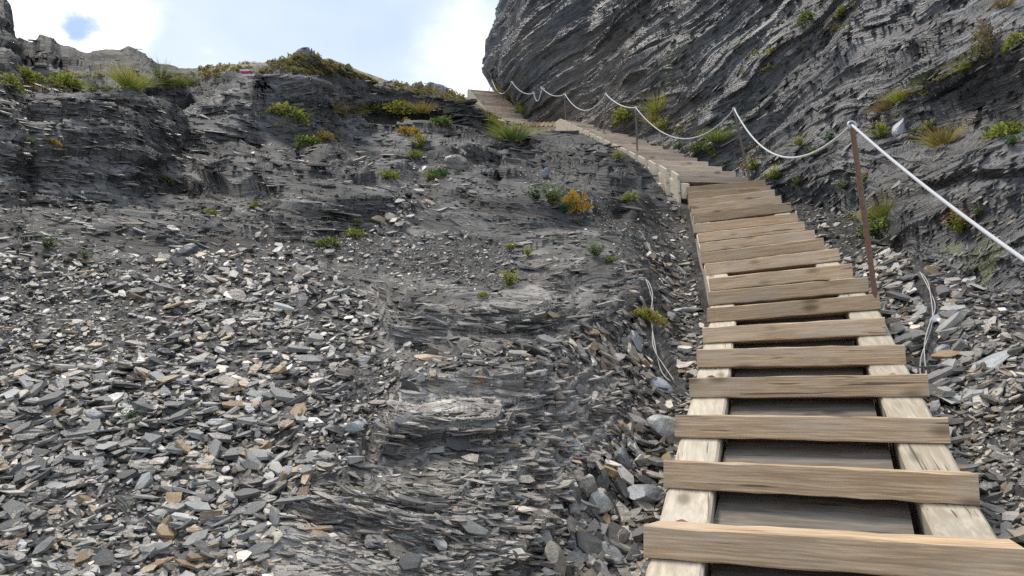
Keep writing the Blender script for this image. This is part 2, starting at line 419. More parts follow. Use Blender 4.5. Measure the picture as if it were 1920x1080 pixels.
SKY_PX = [-1300, -900, -300, -60, 8, 22, 27, 45, 60, 75, 95, 115, 165, 200, 245, 275, 300, 335, 370, 400, 440, 500, 540, 600, 640, 700, 760, 830, 870, 900, 930, 953, 1000, 1100, 1300, 3000]
SKY_PY = [-200, -150, -60, -30, -5, 20, 66, 78, 83, 71, 72, 84, 97, 92, 87, 98, 117, 128, 130, 123, 121, 117, 108, 106, 119, 144, 159, 174, 184, 199, 216, 228, 238, 250, 262, 268]
DS_PX = [-1300, -60, 20, 40, 300, 460, 700, 900, 1100, 3000]
DS_D = [13, 17.5, 18.5, 22, 24, 22, 21.5, 17.8, 18, 18]
LEDGES = [  # (line of the foot of the ledge in the picture, height in m at those points, run-out behind it in m, softness)
    ([(700, 655), (760, 652), (900, 655), (1010, 640), (1090, 600)], [0, .13, .20, .17, 0], 1.0, .16),
    ([(690, 885), (760, 850), (900, 842), (1040, 840), (1160, 830)], [0, .10, .10, .08, 0], 0.7, .10),
    ([(700, 760), (780, 752), (900, 745), (1040, 760), (1150, 770)], [0, .06, .08, .06, 0], 0.6, .10),
    ([(520, 1000), (580, 985), (720, 975), (900, 985), (1040, 1000)], [0, .10, .09, .09, 0], 0.6, .10),
    ([(420, 480), (520, 455), (640, 440), (760, 425), (860, 400)], [0, .22, .25, .15, 0], 1.6, .5),
    ([(820, 420), (950, 430), (1060, 430), (1150, 410), (1180, 380)], [0, .20, .35, .28, 0], 2.0, .6),
    ([(-1300, 420), (-300, 398), (0, 390), (150, 387), (250, 376), (330, 350), (400, 330), (480, 315)], [.75, .75, .7, .66, .55, .3, .15, 0], 4.0, .8),
    ([(-300, 300), (0, 300), (150, 292), (330, 286), (480, 279), (560, 272), (620, 258), (700, 240)], [.2, .25, .35, .55, .72, .75, .4, 0], 4.0, .9),
    ([(640, 320), (760, 300), (900, 280), (1040, 275), (1110, 280)], [0, .18, .25, .25, 0], 2.0, .5),
    ([(-300, 172), (0, 172), (180, 170), (300, 172), (400, 180)], [.3, .35, .35, .3, 0], 2.5, .7),
    ([(440, 165), (500, 172), (560, 190), (650, 206), (750, 212), (850, 216), (950, 222), (985, 225)], [0, .45, .75, .8, .7, .5, .2, 0], 2.5, .25),
]
SCREE = [
    [(-1300, 520), (0, 495), (180, 492), (330, 470), (500, 450), (600, 470), (680, 530), (715, 600), (720, 650), (880, 662), (1050, 645), (1150, 600), (1190, 640), (1120, 690), (900, 700), (760, 715), (700, 760), (690, 850), (600, 885), (540, 920), (520, 1000), (500, 1100), (480, 1500), (-1300, 1900)],
    [(1170, 420), (1285, 370), (1340, 480), (1330, 640), (1290, 800), (1220, 1000), (1200, 1900), (980, 1900), (1050, 1060), (1050, 920), (1150, 830), (1170, 720), (1120, 640), (1200, 560), (1190, 480)],
    [(1300, 330), (1480, 340), (1560, 400), (1660, 435), (1900, 470), (3000, 560), (3000, 1900), (1300, 1900), (1290, 380)],
    [(830, 265), (900, 275), (890, 330), (830, 380), (740, 440), (690, 440), (760, 350)],
]
GRAVEL = [
    [(560, 430), (700, 440), (860, 440), (960, 470), (1000, 520), (900, 545), (760, 530), (680, 520)],
    [(-200, 540), (60, 530), (260, 560), (280, 640), (120, 690), (-200, 700)],
    [(940, 300), (1040, 330), (1180, 400), (1200, 480), (1150, 500), (1120, 420), (1000, 360)],
    [(40, 930), (250, 900), (330, 960), (200, 1010), (30, 1000)],
    [(1800, 560), (1950, 540), (2100, 1100), (1880, 1000), (1790, 760)],
    [(640, 690), (760, 640), (820, 660), (740, 720), (700, 800), (640, 900)],
]

def build_slope():
    cols = np.concatenate([np.linspace(-1300, -720, 14), np.arange(-700, -58, 9.0), np.arange(-55, 1330, 1.95), np.arange(1330, 1985, 3.0), np.arange(1990, 2600, 10.0), np.linspace(2620, 3000, 12)])
    nc = len(cols)
    nd = 1300
    D = np.exp(np.linspace(math.log(0.75), math.log(75), nd))
    rough_sky = np.interp(cols, [300, 420, 900, 960], [5.0, 2.0, 2.0, 0.0]) * (fbm(np.stack([cols / 22.0, 0 * cols + 3.3, 0 * cols], 1), 1.0, 3, 909))
    skyq = (540 - np.interp(cols, SKY_PX, SKY_PY) - rough_sky) / FPX
    ds = np.interp(cols, DS_PX, DS_D)
    ker = np.exp(-np.linspace(-2, 2, 21) ** 2); ker /= ker.sum()
    ds = np.convolve(np.pad(ds, 10, 'edge'), ker, 'valid')
    C = np.interp(cols, [-1300, -100, 300, 700, 1150, 1350, 1750, 2000, 3000], [1.35, 1.45, 1.52, 1.56, 1.60, 1.66, 1.60, 1.50, 1.1])
    d1 = np.interp(cols, [-1300, 0, 500, 900, 1200, 3000], [3.6, 4.0, 4.6, 6.5, 8.0, 8.0])
    dd, _ = np.meshgrid(D, cols); C = C[:, None]; d1 = d1[:, None]; dS = ds[:, None]; q = skyq[:, None]
    m0 = 0.268
    mE = np.interp(cols, [0, 340, 440], [0.28, 0.25, 0.14])[:, None]
    m1 = np.interp(cols, [0, 600, 950], [0.36, 0.34, 0.268])[:, None]
    y0 = m0 * d1 - C; h = dS - d1
    t = np.clip((dd - d1) / h, 0, 1)
    herm = lambda yS: (2 * t ** 3 - 3 * t ** 2 + 1) * y0 + (t ** 3 - 2 * t ** 2 + t) * h * m1 + (-2 * t ** 3 + 3 * t ** 2) * yS + (t ** 3 - t ** 2) * h * (q + mE)
    y = np.where(dd < d1, m0 * dd - C, herm(q * dS))
    e = np.clip(dd - dS, 0, None)
    y = y + np.where(e > 0, (q + mE) * np.minimum(e, 2) - (0.15 + 0.25 * mE) * np.minimum(e, 2) ** 2 + (q - 0.60) * np.clip(e - 2, 0, None), 0)
    py = 540 - FPX * y / dd
    # ledges
    for line, hts, run, soft in LEDGES:
        line = np.array(line, float)
        ly = np.interp(cols, line[:, 0], line[:, 1]); lh = np.interp(cols, line[:, 0], hts)
        if line[0, 0] > -1000: lh = np.where((cols < line[0, 0]) | (cols > line[-1, 0]), 0, lh)
        else: lh = np.where(cols > line[-1, 0], 0, lh)
        mono = np.minimum.accumulate(540 - FPX * y / dd, axis=1)
        dl = np.array([np.interp(-ly[i], -mono[i] + np.arange(nd) * 1e-7, D) for i in range(nc)])
        k = 15; kk = np.hanning(k + 2)[1:-1]; kk /= kk.sum()
        dl = np.convolve(np.pad(dl, k // 2, 'edge'), kk, 'valid')[:, None]
        u = dd - dl
        y = y + lh[:, None] * sstep(u, -0.25 * soft, soft) * np.exp(-np.clip(u - soft, 0, None) / run)
    # keep the skyline where it is
    for _ in range(3):
        qq = np.where(dd < dS + 3, y / dd, -9); k = qq.argmax(1); qm = qq.max(1); dm = D[k]
        cor = np.convolve(np.pad((skyq - qm) * ds, 4, 'edge'), np.hanning(11)[1:-1] / np.hanning(11)[1:-1].sum(), 'valid')
        y = y + cor[:, None] * sstep(dd, 7.0, dS - 1.0)
    y = y  # camera-space heights of the smooth hill
    # even spacing along each profile
    q = y / dd; vis = q >= np.maximum.accumulate(q, axis=1) - 0.004
    seg = np.hypot(np.diff(dd, axis=1), np.diff(y, axis=1)) / dd[:, 1:]
    proj_len = np.abs(np.diff(q, axis=1))
    wgt = (0.55 * seg + 2.2 * proj_len) * np.where(vis[:, 1:], 1.0, 0.12) * np.where(dd[:, 1:] < 1.7, 0.25, 1.0)
    wgt = blur2(wgt, 6)
    cum = np.concatenate([np.zeros((nc, 1)), np.cumsum(wgt, axis=1)], 1)
    cum = cum / cum[:, -1:]
    kk = np.hanning(23)[1:-1]; kk /= kk.sum()
    NR = 510
    tgt = np.linspace(0, 1, NR)
    dR = np.stack([np.interp(tgt, cum[i], D) for i in range(nc)])
    dR = np.apply_along_axis(lambda v: np.convolve(np.pad(v, 10, 'edge'), kk, 'valid'), 0, dR)
    yR = np.stack([np.interp(dR[i], D, y[i]) for i in range(nc)])
    px = np.repeat(cols[:, None], NR, 1)
    P = unproj(px, 540 - FPX * yR / dR, dR)
    # the ground meets the underside of the stair
    dist, zs, side, tt = path_near(P)
    n0 = len(lower_c)
    hump = np.where(side < 0, 1, 0) * sstep(tt, n0 - 0.8, n0 + 1.5) * sstep(tt, n0 + NM - 4.0, n0 + NM - 7) * sstep(dist, 0.60, 0.70) * sstep(dist, 2.4, 1.0)
    upf = sstep(tt, n0 + NM - 2.5, n0 + NM - 0.5)                  # on the top flight the cut is narrower and deeper
    w = sstep(dist, 1.35 - 0.5 * upf, 0.70 - 0.2 * upf)
    P[..., 2] = P[..., 2] * (1 - w) + (zs - 0.42 - 0.35 * upf) * w
    tgt_h = np.maximum(P[..., 2], zs + 0.10 * sstep(tt, n0 + 1, n0 + 4) - 0.09)
    P[..., 2] = P[..., 2] * (1 - hump) + tgt_h * hump
    ppx, ppy, pd = proj(P)
    # where the scree lies
    wx = 26 * fbm(P, 1.7, 3, 71); wy = 16 * fbm(P, 1.7, 3, 72)
    scree = np.zeros(px.shape)
    for poly in SCREE: scree = np.maximum(scree, in_poly(ppx + wx, ppy + wy, poly))
    gravel = np.zeros(px.shape)
    for poly in GRAVEL: gravel = np.maximum(gravel, in_poly(ppx + wx, ppy + wy, poly))
    under = dist < 0.75
    scree = np.maximum(scree, under * 1.0)
    scree = blur2(np.maximum(scree, gravel), 22); gravel = blur2(gravel, 14)
    # relief
    N0 = grid_normals(P)
    if N0[nc // 2, NR // 3, 2] < 0: N0 = -N0
    lumps = fbm(P, 0.55, 3, 3) * (0.10 + 0.22 * sstep(ppx, 1000, 800)) * sstep(pd, 2.5, 10) + fbm(P, 1.6, 3, 4) * 0.045
    clear = sstep(dist, 0.55, 1.0)
    clear = clear * (1 - 0.65 * sstep(ppx, 830, 900) * sstep(ppx, 1180, 1100) * sstep(pd, 13, 15.5))
    far = sstep(pd, 3, 12)
    sc1 = [(0.50, 0.10, 2.4, 0.25), (0.15, 0.050, 0.9, 0.6), (0.045, 0.024, 0.34, 0.85), (0.018, 0.010, 0.16, 0.85)]
    steep = sstep(N0[..., 2], 0.72, 0.45)
    fade = [0.25 + 0.75 * far, 0.75 + 0.35 * far, 1 - 0.72 * sstep(pd, 5, 9), 1 - sstep(pd, 4, 7)]
    dsk0 = np.interp(ppx, DS_PX, DS_D); crest_fade = 1 - (0.86 - 0.3 * sstep(ppx, 400, 320)) * sstep(pd, dsk0 - 1.6, dsk0 - 0.5)
    clear = clear * crest_fade; lumps = lumps * (0.3 + 0.7 * crest_fade)
    disp, terr, tone, nb = laminate(P, np.array(NB_L), sc1, 0.36, 0, 0.33, fade, [1 + 0.8 * far, 1 + 0.3 * far, 1 - 0.8 * sstep(pd, 6, 11), 1 - sstep(pd, 4, 7)])
    terr = terr * (1 - 0.75 * steep) * (1 - 0.45 * far)
    rock = 1 - 0.93 * scree
    mag = (1 + 0.5 * far)
    P = P + N0 * ((lumps + disp * rock * mag) * clear)[..., None] + nb * (terr * rock * mag * clear)[..., None]
    peb = (vnoise(P[..., 0] * 38, P[..., 1] * 38, P[..., 2] * 38, 400) - 0.5) * 0.014 + (vnoise(P[..., 0] * 15, P[..., 1] * 15, P[..., 2] * 15, 401) - 0.5) * 0.035
    P = P + N0 * (peb * scree * clear)[..., None]
    # rock colour, every lamina its own tone; shaded crest side darkened in the colour
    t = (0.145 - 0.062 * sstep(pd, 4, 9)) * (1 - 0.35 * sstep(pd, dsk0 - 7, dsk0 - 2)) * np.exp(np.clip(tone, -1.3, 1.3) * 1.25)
    t = t * (1 - 0.5 * sstep(ppx, 440, 330) * sstep(pd, dsk0 - 5, dsk0 - 2.5))  # left crest: shade of its near face put into the tone
    t = t * (1 + 0.3 * fbm(P, 0.8, 3, 21))
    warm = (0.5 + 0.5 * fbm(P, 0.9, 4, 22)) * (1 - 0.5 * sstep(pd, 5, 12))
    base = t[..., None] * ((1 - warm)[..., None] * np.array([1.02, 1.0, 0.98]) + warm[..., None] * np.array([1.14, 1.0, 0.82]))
    soil = 0.035 * (1 + 0.6 * (vnoise(P[..., 0] * 55, P[..., 1] * 55, P[..., 2] * 55, 402) - 0.5) * 2)
    chips = vnoise(P[..., 0] * 70, P[..., 1] * 70, P[..., 2] * 110, 403) > 0.7
    soil = np.where(chips, soil * 2.6, soil)
    soilc = soil[..., None] * np.array([1.05, 1.0, 0.95])
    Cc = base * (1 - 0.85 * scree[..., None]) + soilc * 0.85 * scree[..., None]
    # golden and green turf on the crest and moss stains
    mossn = fbm(P, 1.1, 4, 31)
    dsk = np.interp(ppx, DS_PX, DS_D)
    crest = sstep(pd, dsk - 1.6, dsk - 0.3) * sstep(ppx, 330, 420) * (0.8 + 0.2 * sstep(mossn, -0.1, 0.25))
    crest = np.maximum(crest, (0.25 + 0.45 * sstep(ppx, 330, 420)) * sstep(pd, dsk - 3.2, dsk - 1.2) * sstep(mossn, 0.12, 0.35))
    Cc = Cc * (1 - 0.8 * crest[..., None]) + np.array([0.19, 0.15, 0.05]) * 0.8 * crest[..., None]
    return P, N0, Cc, scree, gravel, cols

SL_P, SL_N, SL_C, SL_SCREE, SL_GRAVEL, SL_COLS = build_slope()
me = grid_mesh('slope', SL_P, SL_C, MAT_SLOPE, smooth=True)
obj('terrain', me, kind='structure', label='steep grey slate slope with scree and bedrock ledges')

# ------------------------------------------------------------------ the cliff on the right
def spline(pts, n_or_t):
    pts = np.asarray(pts, float); k = len(pts); t = np.asarray(n_or_t, float)
    i = np.clip(np.floor(t).astype(int), 0, k - 2); f = (t - i)[:, None]
    g = lambda j: pts[np.clip(j, 0, k - 1)]
    p0, p1, p2, p3 = g(i - 1), g(i), g(i + 1), g(i + 2)
    return 0.5 * ((2 * p1) + (-p0 + p2) * f + (2 * p0 - 5 * p1 + 4 * p2 - p3) * f ** 2 + (-p0 + 3 * p1 - 3 * p2 + p3) * f ** 3)

CLIFF_BASE = [(1200, 190, 46, 80), (1020, 186, 38, 82), (958, 186, 31.5, 84), (946, 190, 27.5, 84), (985, 214, 21.5, 83), (1062, 222, 19.4, 82), (1150, 242, 17.0, 78),
              (1250, 283, 14.2, 72), (1420, 322, 12.2, 70), (1560, 385, 9.8, 66), (1660, 432, 7.6, 62), (1800, 462, 6.2, 56), (1960, 492, 5.4, 52), (2250, 540, 4.8, 50), (2700, 640, 4.3, 50), (3500, 800, 3.9, 50)]

def build_cliff():
    cb = np.array(CLIFF_BASE, float)
    W = unproj(cb[:, 0], cb[:, 1], cb[:, 2])
    t = np.linspace(0, len(cb) - 1, 4000)
    B = spline(W, t); ang = np.interp(t, np.arange(len(cb)), cb[:, 3])
    bx, by, bd = proj(B)
    seg = np.abs(np.diff(bx)) + 900 * np.linalg.norm(np.diff(B, axis=0), axis=1) / bd[1:]
    seg = seg * np.where((bx[1:] > 2000), 0.12, 1.0) * np.where(t[1:] < 2, 0.3, 1)
    cum = np.concatenate([[0], np.cumsum(seg)]); cum /= cum[-1]
    NU_ = 980
    tq = np.interp(np.linspace(0, 1, NU_), cum, t)
    B = spline(W, tq); ang = np.radians(np.interp(tq, np.arange(len(cb)), cb[:, 3]))
    T = np.gradient(B[:, :2], axis=0)
    ks = np.hanning(121); ks /= ks.sum()
    T = np.stack([np.convolve(np.pad(T[:, k], 60, 'edge'), ks, 'valid') for k in (0, 1)], 1)
    T /= np.linalg.norm(T, axis=1, keepdims=True)
    out = np.stack([-T[:, 1], T[:, 0]], 1)                # horizontal, towards the stair side
    sgn = np.sign((out * (np.array([0, 0]) - B[:, :2])).sum(1)[NU_ // 2]); out *= sgn
    bd_ = proj(B)[2]
    NV = 360
    v = np.linspace(0, 1, NV)
    # height grows with distance so that rows stay even in the picture
    hmax = np.clip(bd_ * 0.55, 5.5, 13.0)
    hmin = -np.clip(bd_ * 0.10, 0.5, 1.6)
    H = hmin[:, None] + (hmax - hmin)[:, None] * v[None, :] ** 1.12
    back = np.clip(H, 0, None) / np.tan(ang)[:, None] + np.clip(H, None, 0) * 0.25
    # the far prow bulges out over the steps, then leans back
    prow = np.exp(-((tq - 3.2) / 1.3) ** 2)[:, None]
    back = back - prow * (1.0 * sstep(H, 0.0, 1.5) * sstep(H, 7.5, 1.8))
    # ledge band low on the near wall
    near = sstep(tq, 8.3, 10.0)[:, None]
    back = back + near * (0.55 * sstep(H, 0.75, 1.05) - 0.35 * sstep(H, 1.2, 2.0) + 0.5 * sstep(H, 2.3, 2.6))
    # over the top
    topk = sstep(v, 0.93, 1.0)[None, :] * 3.0
    P = np.empty((NU_, NV, 3))
    P[..., 0] = B[:, None, 0] - out[:, None, 0] * (back + topk); P[..., 1] = B[:, None, 1] - out[:, None, 1] * (back + topk)
    P[..., 2] = B[:, None, 2] + H - topk * 0.4
    N0 = np.cross(np.gradient(blur2(P, 12) if False else P, axis=0), np.gradient(P, axis=1)); N0 /= np.linalg.norm(N0, axis=-1, keepdims=True) + 1e-9
    o3 = np.concatenate([out, np.zeros((NU_, 1))], 1)[:, None, :]
    if (N0 * o3).sum(-1).mean() < 0: N0 = -N0
    pd = np.repeat(bd_[:, None], NV, 1)
    far = sstep(pd, 5, 18)
    # blocky masses: far prow breaks in blocks, the rest in slanting sheets
    big = fbm(P, 0.33, 3, 501) * (0.25 + 0.25 * far) + fbm(P, 1.0, 3, 502) * 0.12
    sc = [(0.75, 0.10, 2.2, 0.25), (0.21, 0.048, 1.1, 0.35), (0.07, 0.021, 0.6, 0.4), (0.028, 0.009, 0.3, 0.4)]
    disp, terr, tone, nb = laminate(P, np.array(NB_R), sc, 0.35, 40, 0.4)
    mag = 0.75 + 0.5 * far
    P = P + N0 * (big + disp * mag)[..., None] + nb * (terr * mag)[..., None]
    t = 0.07 * np.exp(np.clip(tone, -1.3, 1.3) * 1.0) * (1 + 0.35 * fbm(P, 0.7, 3, 503))
    warm = 0.5 + 0.5 * fbm(P, 0.6, 4, 504)
    Cc = t[..., None] * ((1 - warm)[..., None] * np.array([0.94, 1.0, 1.10]) + warm[..., None] * np.array([1.12, 1.0, 0.86]))
    # brown weathering on the far prow
    br = far * sstep(fbm(P, 0.5, 4, 505), -0.25, 0.3) * 0.5
    Cc = Cc * (1 - br[..., None]) + np.array([0.115, 0.09, 0.065]) * br[..., None]
    moss = sstep(fbm(P, 1.3, 4, 506), 0.30, 0.45) * sstep(fbm(P, 0.35, 2, 507), -0.05, 0.2) * 0.55
    Cc = Cc * (1 - moss[..., None]) + np.array([0.10, 0.12, 0.035]) * moss[..., None]
    return P, N0, Cc

CL_P, CL_N, CL_C = build_cliff()
me = grid_mesh('cliff', CL_P, CL_C, MAT_CLIFF)
obj('cliff', me, kind='structure', label='dark slanting slate cliff rising beside the stair')

# ------------------------------------------------------------------ what lies under a given point of the view
CELL = 4.0
ZX0 = 660
ZW, ZH = int(3260 / CELL), int(1500 / CELL)
Z_D = np.full((ZH, ZW), 1e9); Z_P = np.zeros((ZH, ZW, 3)); Z_N = np.zeros((ZH, ZW, 3)); Z_S = np.zeros((ZH, ZW)); Z_G = np.zeros((ZH, ZW)); Z_K = np.zeros((ZH, ZW), int)
def splat(P, N, S, G, kind):
    px, py, d = proj(P)
    i = np.floor((py + 100) / CELL).astype(int).ravel(); j = np.floor((px + ZX0) / CELL).astype(int).ravel(); d = d.ravel()
    ok = (i >= 0) & (i < ZH) & (j >= 0) & (j < ZW) & (d > 0.3)
    o = np.argsort(-d[ok]); ii = i[ok][o]; jj = j[ok][o]; dd = d[ok][o]
    m = np.full((ZH, ZW), 1e9); m[ii, jj] = dd
    src = np.full((ZH, ZW), -1); src[ii, jj] = np.nonzero(ok)[0][o]
    win = (src >= 0) & (m < Z_D)
    Z_D[win] = m[win]; k = src[win]
    Z_P[win] = P.reshape(-1, 3)[k]; Z_N[win] = N.reshape(-1, 3)[k]; Z_S[win] = S.ravel()[k]; Z_G[win] = G.ravel()[k]; Z_K[win] = kind
splat(SL_P, SL_N, SL_SCREE, SL_GRAVEL, 1)
splat(CL_P, CL_N, np.zeros(CL_P.shape[:2]), np.zeros(CL_P.shape[:2]), 2)

for di in (-1, 0, 1):                     # close the pinholes through which a farther surface shows
    for dj in (-1, 0, 1):
        if di == 0 and dj == 0: continue
        sh = lambda A: np.roll(np.roll(A, di, 0), dj, 1)
        m_ = (sh(Z_D) * 1.2 < Z_D) & (Z_D < 1e8)
        for A in (Z_P, Z_N, Z_S, Z_G, Z_K, Z_D): A[m_] = sh(A)[m_]

def under_pixel(px, py):
    """nearest surface point seen at a pixel: position, smooth normal, depth, scree, gravel, kind"""
    j = int((px + ZX0) / CELL); i = int((py + 100) / CELL)
    for r in range(0, 9):
        best = None
        for a in range(max(0, i - r), min(ZH, i + r + 1)):
            for b in range(max(0, j - r), min(ZW, j + r + 1)):
                if Z_D[a, b] < 1e8 and (best is None or Z_D[a, b] < Z_D[best]): best = (a, b)
        if best is not None:
            return Z_P[best].copy(), Z_N[best].copy(), Z_D[best], Z_S[best], Z_G[best], Z_K[best]
    return None

# ------------------------------------------------------------------ the wooden stair
def box_mesh(name, lx, ly, lz, mat, seg=10, bev=0.006, rough=0.003, seed=0):
    """a sawn board, long in x, with eased edges and slightly uneven faces"""
    r = np.random.default_rng(seed)
    xs = np.linspace(-lx / 2, lx / 2, seg + 1)
    b = bev
    ring = [(-ly / 2 + b, -lz / 2), (ly / 2 - b, -lz / 2), (ly / 2, -lz / 2 + b), (ly / 2, lz / 2 - b), (ly / 2 - b, lz / 2), (-ly / 2 + b, lz / 2), (-ly / 2, lz / 2 - b), (-ly / 2, -lz / 2 + b)]
    V = []; F = []
    bow = r.normal(0, 0.004); tw = r.normal(0, 0.008)
    for k, x in enumerate(xs):
        u = 2 * x / lx
        for (y, z) in ring:
            V.append((x + (r.normal(0, 0.002) if k in (0, seg) else 0), y + z * tw * u + r.normal(0, rough * 0.5) + bow * (1 - u * u), z - y * tw * u + r.normal(0, rough * 0.5)))
    n = 8
    for k in range(seg):
        for j in range(n):
            a = k * n + j; c = k * n + (j + 1) % n
            F.append((a, c, c + n, a + n))
    F.append(tuple(range(n))[::-1]); F.append(tuple(range(seg * n, seg * n + n)))
    me = bpy.data.meshes.new(name); me.from_pydata(V, [], F); me.materials.append(mat); me.update()
    bm = bmesh.new(); bm.from_mesh(me); bmesh.ops.recalc_face_normals(bm, faces=bm.faces); bm.to_mesh(me); bm.free()
    return me

def frame(center, xdir, up=(0, 0, 1)):
    x = Vector(xdir).normalized(); z = Vector(up); z = (z - x * z.dot(x)).normalized(); y = z.cross(x)
    return Matrix(((x.x, y.x, z.x, center[0]), (x.y, y.y, z.y, center[1]), (x.z, y.z, z.z, center[2]), (0, 0, 0, 1)))

def thing(name, loc, label, cat, group=None):
    o = bpy.data.objects.new(name, None); COL.objects.link(o); o.location = loc; o.empty_display_size = 0.2
    o['label'] = label; o['category'] = cat
    if group: o['group'] = group
    return o

def child(name, me, root, mw, **props):
    return obj(name, me, root, Matrix.Translation(root.location).inverted() @ mw, **props)

TREAD_H, TREAD_D = 0.106, 0.235
def right_dir(h, roll=0.0):
    return Vector((math.cos(h), -math.sin(h), -roll)).normalized()
def fwd_dir(h):
    return Vector((math.sin(h), math.cos(h), 0))

def prism(name, rows, mat):
    """rows: list of rings (each a list of points, same count), closed ends"""
    n = len(rows[0]); V = [tuple(p) for r in rows for p in r]; F = []
    for k in range(len(rows) - 1):
        for j in range(n):
            F.append((k * n + j, k * n + (j + 1) % n, (k + 1) * n + (j + 1) % n, (k + 1) * n + j))
    F.append(tuple(range(n))); F.append(tuple(range((len(rows) - 1) * n, len(rows) * n)))
    me = bpy.data.meshes.new(name); me.from_pydata(V, [], F); me.materials.append(mat)
    bm = bmesh.new(); bm.from_mesh(me); bmesh.ops.recalc_face_normals(bm, faces=bm.faces)
    bm.to_mesh(me); bm.free(); me.update()
    return me

def flight(root, centers, heads, rolls, seed, beam_w=0.185, saw=False, boards=True, tmat=None):
    tmat = tmat or MAT_TREAD
    base = root.location
    n = len(centers); loc = lambda p: tuple(Vector(p) - base)
    r = np.random.default_rng(seed)
    for i in range(n):
        h = heads[i] + r.normal(0, 0.012); c = Vector(centers[i]); L = LEN + r.normal(0, 0.012)
        x = right_dir(h, rolls[i] + r.normal(0, 0.006)); f = fwd_dir(h)
        me = box_mesh('tread', L, TREAD_D, TREAD_H * (1 + r.normal(0, 0.03)), tmat, 12, 0.005, 0.003, seed * 100 + i)
        up = Vector((0, 0, 1)) - 0.04 * f
        child('tread', me, root, frame(c + f * (TREAD_D / 2) + x * r.normal(0, 0.008), x, up))
    # two bearers under the treads
    for side in (-1, 1):
        rows = []
        for i in range(-1, n + 1):
            k = min(max(i, 0), n - 1); k2 = min(max(i, 1), n - 1)
            c = Vector(centers[k]); h = heads[k]; x = right_dir(h, rolls[k])
            if i in (-1, n):
                st = Vector(centers[k2]) - Vector(centers[k2 - 1]); c = c + (st if i == n else -st) * (0.15 if saw else 0.7)
            top = c + Vector((0, 0, -TREAD_H / 2 - 0.012)) + x * side * (LEN / 2 - beam_w / 2 - 0.004) + fwd_dir(h) * 0.004
            hw = x * (beam_w / 2); dn = Vector((0, 0, -0.24))
            e = 0.012
            rows.append([loc(top - hw + Vector((0, 0, -e))), loc(top - hw * 0.88), loc(top + hw * 0.88), loc(top + hw + Vector((0, 0, -e))), loc(top + hw + dn), loc(top - hw + dn)])
        # own coordinates along the beam, so the grain runs along it
        a = Vector(rows[0][1]); b_ = Vector(rows[-1][1]); M = frame(a, b_ - a)
        Mi = M.inverted(); rows = [[tuple(Mi @ Vector(p)) for p in q] for q in rows]
        me = prism('stringer', rows, MAT_BEAM)
        o = bpy.data.objects.new('stringer', me); COL.objects.link(o); o.parent = root; o.matrix_local = M
    if boards:
        for i in range(n - 1):
            c0 = Vector(centers[i]); c1 = Vector(centers[i + 1]); d = c1 - c0; h = (heads[i] + heads[i + 1]) / 2; x = right_dir(h, rolls[i])
            up_n = x.cross(d).normalized(); up_n = up_n if up_n.z > 0 else -up_n
            mid = c0 + d * 0.2 + Vector((0, 0, -TREAD_H / 2)) - up_n * 0.085
            me = box_mesh('back_board', LEN - 2 * beam_w - 0.05, d.length * 0.97, 0.03, MAT_BACK, 6, 0.003, 0.002, seed * 77 + i)
            child('back_board', me, root, frame(mid, x, up_n))
    if saw:                                  # notched cheek board on the valley side
        top = []; bot = []
        w = 0.032
        for i in range(n):
            h = heads[i]; x = right_dir(h, rolls[i]); f = fwd_dir(h); c = Vector(centers[i]) - x * (LEN / 2 + 0.004)
            nx = Vector(centers[min(i + 1, n - 1)]) - Vector(centers[max(min(i, n - 2), 0)]); run = Vector((nx.x, nx.y, 0)).length if n > 1 else .35
            z1 = c.z + TREAD_H / 2 - 0.004
            p = c - f * 0.03
            if i == 0: top.append(Vector((p.x, p.y, c.z - 0.28)))
            top.append(Vector((p.x, p.y, z1))); q = p + f * (run * 0.9)
            zq = z1 + (nx.z - 0.035 if i < n - 1 else 0.1)
            top.append(Vector((q.x, q.y, zq)))
            nz = zq - 0.015 if i < n - 1 else c.z - 0.25
            g = q + f * (run * 0.02); top.append(Vector((g.x, g.y, nz)))
            if i < n - 1:
                e_ = Vector(centers[i + 1]) - right_dir(heads[i + 1], rolls[i + 1]) * (LEN / 2 + 0.004) - fwd_dir(heads[i + 1]) * 0.03
                top.append(Vector((e_.x, e_.y, nz)))
        # side strip: every top point gets a foot on the sloping lower edge
        zlo = lambda p: np.interp(p.y, [c[1] for c in centers], [c[2] for c in centers]) - 0.42
        rows = []
        for p in top:
            h = np.interp(p.y, [c[1] for c in centers], heads); x = right_dir(h)
            b0 = Vector((p.x, p.y, min(zlo(p), p.z - 0.02)))
            rows.append([loc(p), loc(b0), loc(b0 - x * w), loc(p - x * w)])
        me = prism('notched_stringer', rows, MAT_BEAM)
        obj('notched_stringer', me, root)

LOWER = thing('stair_flight', tuple(lower_c[0] - np.array([0, 0, 0.3])), 'long wooden stair flight with open gaps, nearest the viewer', 'stair', 'flights of the wooden stair')
flight(LOWER, lower_c, lower_h, lower_roll, 3)
MID = thing('stair_flight', tuple(mid_c[0] - np.array([0, 0, 0.3])), 'middle wooden stair flight bending left with a notched side board', 'stair', 'flights of the wooden stair')
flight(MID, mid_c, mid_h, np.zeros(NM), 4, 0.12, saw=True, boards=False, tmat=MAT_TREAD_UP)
UPPER = thing('stair_flight', tuple(up_c[0] - np.array([0, 0, 0.3])), 'topmost wooden stair flight reaching the skyline under the overhanging prow', 'stair', 'flights of the wooden stair')
flight(UPPER, up_c, up_h, np.zeros(NU), 5, 0.12, saw=True, boards=False, tmat=MAT_TREAD_UP)

